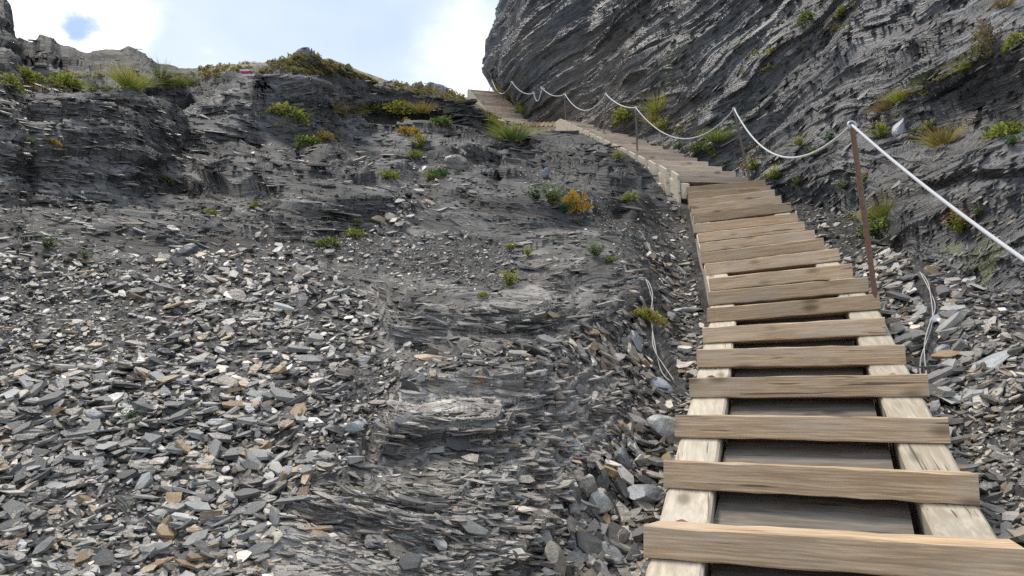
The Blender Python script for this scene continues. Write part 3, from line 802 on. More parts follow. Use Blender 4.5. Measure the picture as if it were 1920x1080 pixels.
# short landing of upright plank ends between the middle and top flight
LAND_A = Vector(mid_c[-1]) - right_dir(mid_h[-1]) * 0.52 + fwd_dir(mid_h[-1]) * 0.28 + Vector((0, 0, 0.05))
LAND_B = Vector(up_c[0]) + Vector((0.10, -0.15, -0.10))
LANDING = thing('stair_landing', tuple(LAND_A - Vector((0, 0, 0.3))), 'short level landing of plank ends between the upper stair flights', 'landing')
ld = (LAND_B - LAND_A); ldn = ld.normalized(); nl = 9
for i in range(nl):
    c = LAND_A + ld * ((i + 0.5) / nl)
    side = Vector((-ldn.y, ldn.x, 0)); side = side if side.y > 0 else -side
    me = box_mesh('plank', 1.0, ld.length / nl - 0.02, 0.10, MAT_TREAD, 3, 0.004, 0.003, 900 + i)
    child('plank', me, LANDING, frame(c + side * 0.5 + Vector((0, 0, 0.01 * (i % 2))), side, (0, 0, 1)))
me = box_mesh('edge_beam', ld.length + 0.1, 0.10, 0.16, MAT_BEAM, 6, 0.006, 0.004, 950)
child('edge_beam', me, LANDING, frame(LAND_A + ld * 0.5 + side * 0.03 - Vector((0, 0, 0.135)), ldn))

# rusty bolt heads on the bearers
def bolt(root, c, n):
    bm = bmesh.new()
    bmesh.ops.create_cone(bm, cap_ends=True, segments=6, radius1=0.015, radius2=0.013, depth=0.010, matrix=Matrix.Translation((0, 0, 0.006)))
    bmesh.ops.create_cone(bm, cap_ends=True, segments=16, radius1=0.027, radius2=0.026, depth=0.004)
    me = bpy.data.meshes.new('bolt_head'); bm.to_mesh(me); bm.free(); me.materials.append(MAT_RUST)
    child('bolt_head', me, root, frame(c, (1, 0, 0), n))
for k, sd, off in ((5, 1, 0.62), (5, -1, 0.66), (2, -1, 0.5)):
    a, b_ = Vector(lower_c[k]), Vector(lower_c[k + 1]); x = right_dir(lower_h[k], lower_roll[k]); dvec = b_ - a
    up_n = x.cross(dvec).normalized(); up_n = up_n if up_n.z > 0 else -up_n
    bolt(LOWER, a + dvec * off + Vector((0, 0, -TREAD_H / 2 - 0.012)) + x * sd * (LEN / 2 - 0.0925) + up_n * 0.004, up_n)

# ------------------------------------------------------------------ rope and its posts
def tube(name, pts, rad, mat, n=8, caps=True):
    pts = [Vector(p) for p in pts]; rads = rad if hasattr(rad, '__len__') else [rad] * len(pts)
    V = []; F = []; prev = None
    for k, p in enumerate(pts):
        t = (pts[min(k + 1, len(pts) - 1)] - pts[max(k - 1, 0)]).normalized()
        a = prev if prev is not None else (Vector((0, 0, 1)) if abs(t.z) < 0.9 else Vector((1, 0, 0)))
        u = (a - t * a.dot(t)).normalized(); w = t.cross(u); prev = u
        for j in range(n):
            g = 2 * math.pi * j / n; V.append(tuple(p + (u * math.cos(g) + w * math.sin(g)) * rads[k]))
    for k in range(len(pts) - 1):
        for j in range(n):
            F.append((k * n + j, k * n + (j + 1) % n, (k + 1) * n + (j + 1) % n, (k + 1) * n + j))
    if caps: F.append(tuple(range(n))[::-1]); F.append(tuple(range((len(pts) - 1) * n, len(pts) * n)))
    me = bpy.data.meshes.new(name); me.from_pydata(V, [], F); me.materials.append(mat)
    me.polygons.foreach_set('use_smooth', [len(p.vertices) == 4 for p in me.polygons]); me.update()
    return me

def torus_mesh(name, R, r, mat, frm):
    pts = [frm @ Vector((R * math.cos(a), 0, R * math.sin(a))) for a in np.linspace(0, 2 * math.pi, 21)]
    return tube(name, pts, r, mat, 8, False)

POSTS = [  # top pixel, foot pixel, depth, radius, label
    ((1598, 240), (1641, 556), 4.93, 0.017, 'thick ribbed rusty post with a ring, nearest the viewer'),
    ((1377, 207), (1401, 318), 11.1, 0.018, 'leaning rusty post where the stair bends'),
    ((1192, 204), (1195, 284), 13.6, 0.017, 'upright thin post beside the middle of the bending flight'),
    ((1136, 178), (1132, 247), 16.4, 0.016, 'thin post near the head of the middle flight'),
    ((1059, 178), (1061, 222), 18.2, 0.016, 'short thin post beside the landing, under the rock'),
]
tops = []
for i, (tp, ft, d, rad, lab) in enumerate(POSTS):
    foot = Vector(unproj(*ft, d + 0.0)); top = Vector(unproj(*tp, d - 0.02))
    root = thing('handrail_post', tuple(foot), lab, 'post', 'posts of the rope handrail')
    below = foot + (foot - top).normalized() * 0.5
    k = 120 if i == 0 else 12
    pts = [below.lerp(top, u) - foot for u in np.linspace(0, 1, k)]
    rads = [rad * (1.13 if (i == 0 and j % 3 == 0) else 1.0) for j in range(k)]
    obj('shaft', tube('shaft', pts, rads, MAT_RUST if i == 0 else MAT_POST, 10), root)
    fr = Matrix.Translation(top - foot + Vector((0, 0, 0.022)))
    obj('ring', torus_mesh('ring', 0.026 if i == 0 else 0.022, 0.007, MAT_STEEL, fr), root)
    tops.append(top + Vector((0, 0, 0.022)))
# a further post stands just out of view at the right
pt = Vector(unproj(2290, 745, 2.05)); foot = pt - Vector((0, 0, 1.15))
root = thing('handrail_post', tuple(foot), 'rusty post carrying the rope end nearest the viewer, out of frame', 'post', 'posts of the rope handrail')
obj('shaft', tube('shaft', [Vector((0, 0, -0.5)).lerp(pt - foot, u) for u in np.linspace(0, 1, 40)], 0.017, MAT_RUST, 10), root)
obj('ring', torus_mesh('ring', 0.026, 0.007, MAT_STEEL, Matrix.Translation(pt - foot + Vector((0, 0, 0.022)))), root)
near_end = pt + Vector((0, 0, 0.022))

def rock_pin(px, py, lab, off=0.4):
    hit = under_pixel(px, py); p = Vector(hit[0]); toc = (Vector((0, 0, CZ)) - p).normalized()
    o = p + Vector(hit[1]).normalized() * 0.12 + toc * off
    root = thing('rock_anchor', tuple(o), lab, 'anchor', 'rope anchors in the rock')
    obj('pin', tube('pin', [Vector((0, 0, 0)), (p - o) * 3.0], 0.012, MAT_RUST, 8), root)
    obj('ring', torus_mesh('ring', 0.03, 0.009, MAT_STEEL, Matrix.Identity(4)), root)
    return o
A5 = rock_pin(1020, 165, 'rope anchor in the rock next to the hanging rope loop')
A5b = rock_pin(1007, 177, 'rope anchor just left of the hanging rope loop')
A6 = rock_pin(964, 155, 'rope anchor midway along the overhanging prow', 0.45)
A7 = rock_pin(924, 147, 'rope anchor at the edge of the prow against the sky', 0.45)
A8 = A7 + Vector((-0.25, 1.2, -0.05))

def sag(a, b, s, n=22):
    out = []
    for u in np.linspace(0, 1, n):
        p = a.lerp(b, u); p.z -= s * 4 * u * (1 - u); out.append(p)
    return out
segs = [sag(near_end, tops[0], 0.06), sag(tops[0], tops[1], 0.47), sag(tops[1], tops[2], 0.55), sag(tops[2], tops[3], 0.10), sag(tops[3], tops[4], 0.42),
        sag(tops[4], A5, 0.13), sag(A5, A5b, 0.30), sag(A5b, A6, 0.14), sag(A6, A7, 0.42), sag(A7, A8, 0.02, 6)]
pts = [segs[0][0]] + [p for s_ in segs for p in s_[1:]]
ROPE0 = near_end
rads = [0.0088 if i < 23 else (0.0100 if i < 66 else 0.0115) for i in range(len(pts))]
rp = obj('rope', tube('rope', [p - ROPE0 for p in pts], rads, MAT_ROPE, 8), label='white handrail rope sagging from post to post along the stair', category='rope')
rp.location = ROPE0

def cable(pix, lab, depth_off=0.10):
    P3 = []
    for (x, y) in pix:
        h = under_pixel(x, y); p = Vector(h[0]); toc = (Vector((0, 0, CZ)) - p).normalized(); P3.append(p + toc * depth_off + Vector((0, 0, 0.01)))
    root = thing('steel_cable', tuple(P3[0]), lab, 'cable', 'slack cables beside the stair')
    def smooth(off):
        q = spline(np.array([tuple(p) for p in P3]), np.linspace(0, len(P3) - 1, 40))
        return [Vector(v) + off(k / 39) - P3[0] for k, v in enumerate(q)]
    obj('strand', tube('strand', smooth(lambda u: Vector((0.018 * math.sin(7 * u), 0.01 * math.sin(11 * u), 0.012 * math.sin(9 * u + 1)))), 0.004, MAT_CABLE, 6), root)
    obj('strand', tube('strand', smooth(lambda u: Vector((0.02 * math.sin(4.6 * u + 1) + 0.012 * math.sin(13 * u), 0.01, 0.018 * math.sin(6 * u)))), 0.004, MAT_CABLE, 6), root)
CABLE_LINES = [[(1210, 524), (1216, 560), (1222, 600), (1230, 650), (1246, 690), (1262, 714)], [(1727, 512), (1738, 545), (1748, 575), (1745, 610), (1738, 660), (1733, 712)]]
cable([(1210, 524), (1216, 560), (1222, 600), (1230, 650), (1246, 690), (1262, 714)], 'slack grey double cable lying on the scree left of the stair')
cable([(1727, 512), (1738, 545), (1748, 575), (1745, 610), (1738, 660), (1733, 712)], 'slack grey double cable lying on the scree right of the stair')

# ------------------------------------------------------------------ loose stones and broken plates
def plate_template(r, n, flat, elong, ragged=0.22):
    """a broken slate plate: irregular outline, chipped rim, uneven faces; unit length"""
    a = np.sort((np.arange(n) + r.uniform(-0.33, 0.33, n)) * 2 * np.pi / n)
    rad = 0.5 * (1 + r.uniform(-ragged, ragged, n))
    x = np.cos(a) * rad; y = np.sin(a) * rad / elong
    tilt = r.normal(0, 0.10, 2)
    zt = flat * 0.5 * (1 + r.uniform(-0.35, 0.35, n)) + x * tilt[0]; zb = -flat * 0.5 * (1 + r.uniform(-0.35, 0.35, n)) + y * tilt[1]
    kt = r.uniform(0.72, 0.98, n); kb = r.uniform(0.70, 1.0, n)
    V = np.concatenate([np.stack([x * kt, y * kt, zt], 1), np.stack([x * kb + r.normal(0, .02, n), y * kb, zb], 1), [[r.normal(0, .08), r.normal(0, .05), flat * 0.5 * (1.05 + r.uniform(0, .35))]]])
    F = []
    for j in range(n):
        k = (j + 1) % n
        F += [(j, k, 2 * n), (j + n, k + n, k), (j + n, k, j)]
    for j in range(1, n - 1): F.append((n, n + j + 1, n + j))
    return V.astype(np.float32), np.array(F, np.int32)
_r = np.random.default_rng(11)
STONES = [plate_template(_r, int(_r.integers(5, 8)), _r.uniform(0.05, 0.17), _r.uniform(1.2, 2.6)) for _ in range(26)]
FLAKES = [plate_template(_r, int(_r.integers(5, 7)), _r.uniform(0.022, 0.055), _r.uniform(2.2, 5.0), 0.3) for _ in range(18)]

def rot_to(nrm, spin, r_tilt):
    """frames (k,3,3) with local z along nrm (jittered), spun about it"""
    k = len(nrm); n = nrm + r_tilt; n /= np.linalg.norm(n, axis=1, keepdims=True)
    h = np.cross(np.array([0, 1.0, 0]), n); h /= np.linalg.norm(h, axis=1, keepdims=True) + 1e-9; v = np.cross(n, h)
    c = np.cos(spin)[:, None]; s = np.sin(spin)[:, None]
    return np.stack([h * c + v * s, -h * s + v * c, n], 2)

def join(templates, pick, pos, rot, size, color, name, mat):
    VV = []; FF = []; CC = []; base = 0
    for t, (V, F) in enumerate(templates):
        m = np.nonzero(pick == t)[0]
        if not len(m): continue
        W = np.einsum('kij,vj->kvi', rot[m], V) * size[m][:, None, None] + pos[m][:, None, :]
        k, nv = W.shape[:2]
        FF.append((F[None] + (np.arange(k) * nv)[:, None, None]).reshape(-1, 3) + base); base += k * nv
        VV.append(W.reshape(-1, 3)); CC.append(np.repeat(color[m], nv, 0) * RNG.uniform(0.88, 1.12, (k * nv, 1)))
    return mesh_from(name, np.concatenate(VV), np.concatenate(FF), 3, np.concatenate(CC), mat)

def stone_colors(k, r, mean=0.15, spread=0.66, rust=0.09):
    v = mean * np.exp(r.normal(0, spread, k)); v = np.clip(v, 0.05, 0.6)
    w = r.uniform(0, 1, k)[:, None]
    c = v[:, None] * ((1 - w) * np.array([1.04, 1.0, 0.94]) + w * np.array([1.20, 1.0, 0.76]))
    m = r.uniform(0, 1, k) < rust
    c[m] = np.array([0.29, 0.21, 0.125]) * r.uniform(0.5, 1.3, (m.sum(), 1))
    return c

def sample_cells(weight, k, r):
    w = weight.ravel(); w = w / w.sum()
    c = r.choice(len(w), k, p=w); return c // ZW, c % ZW

ZJ, ZI = np.meshgrid(np.arange(ZW) * CELL - ZX0, np.arange(ZH) * CELL - 100)
okc = (Z_D < 1e8)
Zdist, Zzs, Zside, Ztt = path_near(Z_P)
clear_stair = (Zdist > 0.60)

def scatter_scree(r):
    wt = np.where(okc & (Z_K == 1) & clear_stair, (np.clip(Z_S - 0.2, 0, 1) + np.where(ZI > 380, 0.022, 0.008)) * np.clip(Z_D, 1, 7) ** 0.9 * (1 + 0.5 * Z_G) * np.where((ZJ < -60) | (ZJ > 1980), 1.6, 1.0), 0)
    # the heap right beside the stair is thicker
    k = 32500
    i, j = sample_cells(wt, k, r)
    size = np.clip(0.046 * np.exp(r.normal(0, 0.6, k)), 0.016, 0.19)
    beside = (Zdist[i, j] < 1.3) & (Z_D[i, j] < 8)
    size = np.where(beside, np.minimum(size * 1.25, 0.17), size)
    size = np.where((ZJ[i, j] > 1640) & (ZI[i, j] < 760) & (ZI[i, j] > 400), size * 1.5, size)
    size = np.where(Z_G[i, j] > 0.5, size * 0.55, size)
    size = np.minimum(size, np.where(beside, 85, 58) * Z_D[i, j] / FPX)
    size = np.maximum(size, 5.0 * Z_D[i, j] / FPX)
    pos = Z_P[i, j] + np.stack([np.where((ZJ[i, j] < -60) | (ZJ[i, j] > 1980), 2.6, 1.0) * r.uniform(-.5, .5, k) * CELL * Z_D[i, j] / FPX, r.uniform(-1.5, 1.5, k) * CELL * Z_D[i, j] / FPX, np.zeros(k)], 1)
    nrm = Z_N[i, j]
    pos = pos - np.stack([np.zeros(k), np.zeros(k), (pos[:, 1] - Z_P[i, j][:, 1]) * (nrm[:, 1] / np.maximum(nrm[:, 2], .3))], 1)
    pos = pos + nrm * (size * r.uniform(0.0, 0.22, k))[:, None]
    rot = rot_to(nrm, r.uniform(0, 2 * np.pi, k), r.normal(0, 0.27, (k, 3)))
    # keep loose stones off the woodwork
    dd, zz, _, _ = path_near(pos)
    keep = (dd - size * 0.5 > 0.57)
    for line in CABLE_LINES:                      # the cables lie clear of the bigger stones
        q_ = np.array(line, float); t_ = np.linspace(0, 1, 60); lx = np.interp(t_ * (len(q_) - 1), np.arange(len(q_)), q_[:, 0]); ly = np.interp(t_ * (len(q_) - 1), np.arange(len(q_)), q_[:, 1])
        dmin = np.min(np.hypot(ZJ[i, j][:, None] - lx, (ZI[i, j][:, None] - ly) * 0.7), axis=1)
        keep &= (dmin > 20) | (size < 0.03)
    return [a[keep] for a in (pos, rot, size, r.integers(0, len(STONES), k), stone_colors(k, r), ZJ[i, j], ZI[i, j], Z_D[i, j])]

_r = np.random.default_rng(23)
pos, rot, size, pick, colr, spx, spy, sdep = scatter_scree(_r)
pxsize = size / sdep * ((spx > 5) & (spx < 1915) & (spy > 330) & (spy < 1072))
order = np.argsort(-pxsize); NBIG = 285
big = order[:NBIG]; rest = order[NBIG:]
obj('scree', join(STONES, pick[rest], pos[rest], rot[rest], size[rest], colr[rest], 'scree', MAT_STONE), kind='stuff', label='loose grey slate scree covering the lower slope')

# bedrock breaks into thin overlapping plates along the bedding
def scatter_flakes(r, kind, nb, k, wt, name, lab, mean, tilt):
    i, j = sample_cells(wt, k, r)
    d = Z_D[i, j]
    size = np.clip(r.lognormal(math.log(0.10), 0.5, k) * (0.6 + 0.09 * d), 9 * d / FPX, 66 * d / FPX)
    nb = np.array(nb) / np.linalg.norm(nb)
    P = Z_P[i, j]; n = bed_normal(P, nb, *((0.36, 0, 0.33) if kind == 1 else (0.35, 40, 0.4)))
    rot_ = rot_to(n, r.normal(0, 0.2, k) + np.where(r.uniform(0, 1, k) < .5, 0, np.pi), r.normal(0, tilt, (k, 3)))
    p = P + Z_N[i, j] * (size * r.uniform(-0.10, 0.0, k))[:, None]
    c = stone_colors(k, r, mean, 0.38, 0.015) * (1 - 0.4 * sstep(d, 5, 10))[:, None]
    pk = r.integers(0, len(FLAKES), k)
    dd, _, _, _ = path_near(p); keep = dd - 0.5 * size > 0.6
    a = [v[keep] for v in (pk, p, rot_, size, c)]
    obj(name, join(FLAKES, *a, name, MAT_STONE), kind='stuff', label=lab)
wt = np.where(okc & (Z_K == 1) & clear_stair & (Z_S < 0.5), (1 - Z_S) * np.where(ZI < 150, 0.25, 1.0) * (0.50 - 0.06 * sstep(ZI, 430, 560)), 0)
scatter_flakes(_r, 1, NB_L, 12000, wt, 'slate_plates', 'thin broken slate plates edging the bedrock of the slope', 0.15, 0.09)
wt = np.where(okc & (Z_K == 2), 1.0, 0)
scatter_flakes(_r, 2, NB_R, 4000, wt, 'cliff_plates', 'thin slanting slate plates edging the dark cliff', 0.085, 0.09)

# the stones that show largest, one by one
tone_word = lambda c: 'rusty brown' if c[0] > 1.95 * c[2] else ('pale grey' if c.mean() > 0.20 else ('dark grey' if c.mean() < 0.105 else 'mid grey'))
ANCHORS = [(1862, 684, 'the large pale slab'), (1770, 592, 'the right slack cable'), (1826, 745, 'the small layered stone'), (1700, 480, 'the round grass tuft'),
           (1232, 726, 'the cable-foot slab'), (1236, 812, 'the pale rough block'), (1118, 950, 'the pale cream block'), (1196, 1010, 'the lowest tread'), (1285, 500, 'the ninth tread'),
           (1190, 600, 'the red-yellow cushion'), (1085, 1024, 'the thin blue-grey plate'), (958, 528, 'the yellow-flowered bush'), (1115, 482, 'the low herb on gravel'),
           (814, 673, 'the orange-topped slab'), (660, 812, 'the pale angular block'), (430, 722, 'the long dark slab'), (408, 796, 'the pale rounded stone'), (174, 786, 'the grey blocky stone'),
           (240, 792, 'the dark green plant'), (40, 880, 'the leaning slab'), (150, 950, 'the lowest gravel patch'), (330, 900, 'the low scree middle'), (420, 1010, 'the lower scree edge'), (150, 1040, 'the bottom scree corner'), (300, 620, 'the upper scree middle'), (560, 620, 'the scree by the bedrock'), (355, 478, 'the dark wedge block'), (617, 460, 'the flat moss pad'), (85, 466, 'the green edge plant'), (1900, 900, 'the right bearer foot'), (560, 1000, 'the lowest wavy bedrock')]
def place_word(x, y):
    ax, ay, w = min(ANCHORS, key=lambda a: (a[0] - x) ** 2 + 2 * (a[1] - y) ** 2)
    dx, dy = x - ax, y - ay; dist = math.hypot(dx, dy)
    v = '' if abs(dy) < 0.4 * abs(dx) else ('above' if dy < 0 else 'below'); h = '' if abs(dx) < 0.4 * abs(dy) else ('left' if dx < 0 else 'right')
    d = (v + ' ' + h).strip() + (' of' if h else '')
    return ('close ' if dist < 70 else 'a bit ' if dist < 150 else 'well ') + d + ' ' + w
cache = {}
for q in big:
    key = (pick[q], tone_word(colr[q]), int(q) % 3)
    if key not in cache:
        V, F = STONES[pick[q]]
        cc = np.array([0.78, 1.0, 1.25][key[2]]) * np.array({'rusty brown': (0.27, 0.175, 0.09), 'pale grey': (0.29, 0.28, 0.255), 'dark grey': (0.075, 0.072, 0.066), 'mid grey': (0.15, 0.144, 0.13)}[key[1]])
        cache[key] = mesh_from('slate_stone', V, F, 3, np.repeat(np.array([cc]), len(V), 0) * RNG.uniform(0.85, 1.15, (len(V), 1)), MAT_STONE)
    R = rot[q] * size[q]
    M = Matrix(((*R[0], pos[q][0]), (*R[1], pos[q][1]), (*R[2], pos[q][2]), (0, 0, 0, 1)))
    o = obj('slate_stone', cache[key]); o.matrix_world = M
    V = STONES[pick[q]][0]; ex = V.max(0) - V.min(0); ex2 = sorted(ex[:2])
    shp = ('long' if ex2[1] > 1.75 * ex2[0] else 'broad') + (' thick' if ex[2] > 0.27 else ' thin')
    o['label'] = f'{shp} {key[1]} slate stone {place_word(spx[q], spy[q])}'; o['category'] = 'stone'; o['group'] = 'loose slate stones on the scree'

_lab = {}
for o in [o for o in bpy.data.objects if o.name.startswith('slate_stone')]: _lab.setdefault(o['label'], []).append(o)
for l_, os_ in _lab.items():                     # among two or three alike, say which one by size
    if len(os_) in (2, 3) and len(l_.split()) < 16:
        os_.sort(key=lambda o: -o.matrix_world.to_scale()[0])
        for w_, o in zip(('larger', 'smaller') if len(os_) == 2 else ('largest', 'medium', 'smallest'), os_): o['label'] = w_ + ' ' + l_

def rock_block(name, size, seed, mat, col, cuts=14, sub=3, layer=0.0):
    r = np.random.default_rng(seed)
    bm = bmesh.new(); bmesh.ops.create_icosphere(bm, subdivisions=sub, radius=1.0)
    V = np.array([v.co[:] for v in bm.verts])
    for _ in range(cuts):
        n = r.normal(0, 1, 3); n /= np.linalg.norm(n); c = r.uniform(0.5, 0.85)
        d = V @ n - c; V = np.where((d > 0)[:, None], V - n * d[:, None], V)
    V = V * np.array(size) / 2
    m = max(size)
    V = V + (V / (np.linalg.norm(V, axis=1, keepdims=True) + 1e-9)) * (0.05 * m * fbm(V / m, 4.0, 3, seed))[:, None]
    if layer: V[:, :2] *= (1 + 0.10 * (lnoise(V[:, 0] / m * 2, V[:, 1] / m * 2, np.floor(V[:, 2] / layer), seed) - 0.5))[:, None]
    F = np.array([[v.index for v in f.verts] for f in bm.faces]); bm.free()
    c = np.array(col) * (1 + 0.35 * fbm(V / m, 5.0, 3, seed + 3))[:, None]
    return mesh_from(name, V, F, 3, c, mat)

HERO = [  # px, py, width px, (proportions), tilt, colour, label
    (1862, 684, 105, (1, .7, .22), .25, (.36, .36, .355), 'large pale flat slab on the rubble right of the stair'),
    (1232, 726, 66, (1, .7, .30), .3, (.33, .35, .375), 'blue-grey flat slab at the foot of the slack cable left of the stair'),
    (1236, 812, 78, (1, .8, .62), .3, (.36, .35, .325), 'pale rough block touching the left edge of the stair'),
    (1118, 950, 58, (1, .9, .75), .3, (.37, .36, .32), 'pale cream block in the heap left of the lowest treads'),
    (1084, 914, 52, (.8, .8, 1), .3, (.34, .31, .26), 'upright cream and rust block above the pale cream block'),
    (1196, 938, 104, (1, .7, .34), .4, (.20, .21, .215), 'broad dark grey slab leaning against the lowest visible bearer'),
    (1040, 1052, 84, (1, .6, .36), .15, (.25, .215, .165), 'brown layered block at the bottom of the bedrock'),
    (1085, 1024, 70, (1, .7, .16), .2, (.26, .285, .32), 'thin blue-grey plate lying in front of the brown layered block'),
    (355, 478, 66, (1, .6, .42), .35, (.10, .10, .10), 'dark wedge-shaped block standing out of the upper scree'),
    (430, 722, 112, (1, .5, .18), .15, (.13, .105, .085), 'long dark slab with a rusty edge in mid scree'),
    (660, 812, 52, (1, .8, .60), .25, (.31, .31, .30), 'pale angular block where scree meets the wavy bedrock'),
    (814, 673, 76, (1, .6, .16), .12, (.34, .23, .13), 'flat slab with an orange top on the bedrock step'),
    (408, 796, 52, (1, .7, .42), .2, (.34, .335, .315), 'pale rounded stone in the densest part of the scree'),
    (174, 786, 46, (1, .8, .55), .2, (.22, .23, .23), 'grey blocky stone beside the small dark green plant'),
    (40, 880, 80, (1, .7, .16), .7, (.23, .23, .225), 'steeply leaning slab at the far edge of the scree'),
    (1020, 332, 26, (.8, .7, 1), .2, (.24, .26, .285), 'small upright triangular stone below the middle flight'),
    (858, 312, 58, (1, .8, .55), .25, (.19, .165, .135), 'brownish pyramid-shaped rock beside the rounded green cushion'),
    (1285, 586, 70, (1, .6, .22), .3, (.33, .345, .36), 'light tilted slab beside the stair, level with the yellow plant'),
    (1770, 592, 78, (1, .5, .18), .25, (.29, .31, .345), 'blue-grey slab between the right cable and the cliff rubble'),
    (1768, 662, 44, (1, .8, .5), .2, (.24, .25, .27), 'rounded grey stone beside the lower end of the right cable'),
    (1692, 247, 50, (1, .7, .66), .15, (.38, .38, .385), 'pale boulder perched on the cliff ledge among plants'),
    (1826, 745, 50, (1, .8, .5), .2, (.30, .29, .27), 'small pale layered stone on the gravel beyond the stair'),
    (1190, 640, 60, (1, .7, .3), .3, (.21, .215, .215), 'grey slab beneath the slack cable left of the stair'),
    (1140, 1040, 70, (1, .8, .5), .3, (.27, .265, .25), 'grey block wedged beside the nearest tread'),
    (1160, 860, 56, (1, .8, .5), .3, (.24, .245, .25), 'mid grey angular block in the heap above the pale cream block'),
]
for n_, (x, y, wpx, prop, tl, c, lab) in enumerate(HERO):
    P, Nn, d, *_ = under_pixel(x, y); w = wpx * d / FPX
    r = np.random.default_rng(300 + n_)
    me = rock_block('slate_block', [w * p for p in prop], 700 + n_, MAT_STONE, c, 15, 3, w * 0.08)
    R = rot_to(Nn[None], np.array([r.uniform(-.4, .4)]), r.normal(0, tl * 0.6, (1, 3)))[0]
    q = P + Nn * w * prop[2] * 0.30
    o = obj('slate_block', me); o.matrix_world = Matrix(((*R[0], q[0]), (*R[1], q[1]), (*R[2], q[2]), (0, 0, 0, 1)))
    o['label'] = lab; o['category'] = 'rock'; o['group'] = 'larger blocks and slabs'

# ------------------------------------------------------------------ plants
GREEN = np.array([0.13, 0.175, 0.05]); YELLOW = np.array([0.38, 0.32, 0.075]); LIME = np.array([0.29, 0.33, 0.06]); DARKG = np.array([0.075, 0.14, 0.05]); GOLD = np.array([0.50, 0.30, 0.045]); STRAW = np.array([0.30, 0.225, 0.10]); RED = np.array([0.25, 0.05, 0.03]); BROWN = np.array([0.15, 0.095, 0.06])

class Plant:
    def __init__(self, seed): self.V = []; self.F = []; self.C = []; self.r = np.random.default_rng(seed)
    def leaf(self, p, d, up, l, w, c):
        d = d / np.linalg.norm(d); s = np.cross(d, up); s /= np.linalg.norm(s) + 1e-9; k = len(self.V)
        mid = p + d * l * 0.5 + up * l * 0.12
        self.V += [p, mid - s * w / 2, p + d * l, mid + s * w / 2]; self.F += [(k, k + 1, k + 2), (k, k + 2, k + 3)]
        f = self.r.uniform(0.7, 1.3); self.C += [c * f * 0.8, c * f, c * f * 1.1, c * f]
    def blade(self, p, d, bend, l, w, c, tip=None):
        d = d / np.linalg.norm(d); s = np.cross(d, [0.3, 1, 0.2]); s /= np.linalg.norm(s); k = len(self.V); q = p
        n = 3
        for a in range(n + 1):
            t = a / n; q = p + d * l * t + bend * l * t * t; ww = w * (1 - t * 0.9)
            self.V += [q - s * ww / 2, q + s * ww / 2]; cc = c * (0.65 + 0.45 * t) if tip is None else c * (1 - t) + tip * t
            f = self.r.uniform(0.85, 1.15); self.C += [cc * f, cc * f]
        for a in range(n): b = k + a * 2; self.F += [(b, b + 1, b + 3), (b, b + 3, b + 2)]
        return q
    def cushion(self, rad, hgt, n, cols, probs, c0=(0, 0, 0), lf=0.16):
        r = self.r
        for _ in range(n):
            a = r.uniform(0, 2 * np.pi); e = np.arccos(r.uniform(0.05, 1)); k = r.uniform(0.75, 1.05)
            dr = np.array([np.cos(a) * np.sin(e), np.sin(a) * np.sin(e), np.cos(e)])
            lump = 0.75 + 0.35 * math.sin(3 * a + c0[0] * 40) * math.sin(e)
            p = np.array(c0) + dr * np.array([rad, rad, hgt]) * k * lump
            dd = dr + r.normal(0, 0.6, 3); up = dr + r.normal(0, 0.3, 3)
            self.leaf(p, dd, up, rad * lf * r.uniform(1.1, 2.2), rad * lf * r.uniform(0.7, 1.4), cols[r.choice(len(cols), p=probs)])
    def tuft(self, rad, hgt, n, c, tip):
        r = self.r
        for _ in range(n):
            a = r.uniform(0, 2 * np.pi); q = r.uniform(0, 1) ** 0.6
            p = np.array([np.cos(a), np.sin(a), 0]) * rad * 0.45 * q; d = np.array([np.cos(a) * q * 0.9, np.sin(a) * q * 0.9, 1.0]) + r.normal(0, 0.12, 3)
            self.blade(p, d, np.array([np.cos(a) * q * 0.5, np.sin(a) * q * 0.5, -0.25]), hgt * r.uniform(0.6, 1.15), rad * 0.045 * r.uniform(0.7, 1.3), c * r.uniform(0.7, 1.3), tip * r.uniform(0.7, 1.2))
    def herb(self, rad, hgt, stems, c, flower=None, lf=0.2):
        r = self.r
        for _ in range(stems):
            a = r.uniform(0, 2 * np.pi); q = r.uniform(0.1, 1)
            d = np.array([np.cos(a) * q * rad / hgt, np.sin(a) * q * rad / hgt, 1.0]); tip = self.blade(np.array([np.cos(a), np.sin(a), 0]) * rad * 0.2 * q, d, np.zeros(3), hgt * r.uniform(0.6, 1.05), rad * 0.03, c * 0.8)
            for t in np.linspace(0.2, 0.95, 6):
                g = r.uniform(0, 2 * np.pi); self.leaf(tip * t, np.array([np.cos(g), np.sin(g), 0.4]), np.array([0, 0, 1.0]), rad * lf * r.uniform(.8, 1.6), rad * lf * r.uniform(.5, .9), c * r.uniform(.7, 1.3))
            if flower is not None:
                for _k in range(5):
                    g = r.normal(0, 1, 3); self.leaf(tip + g * rad * 0.05, g, np.array([0, 0, 1.0]), rad * 0.14, rad * 0.10, flower * r.uniform(.8, 1.2))
    def mesh(self, name):
        return mesh_from(name, np.array(self.V), np.array(self.F), 3, np.clip(np.array(self.C), 0, 1), MAT_LEAF)

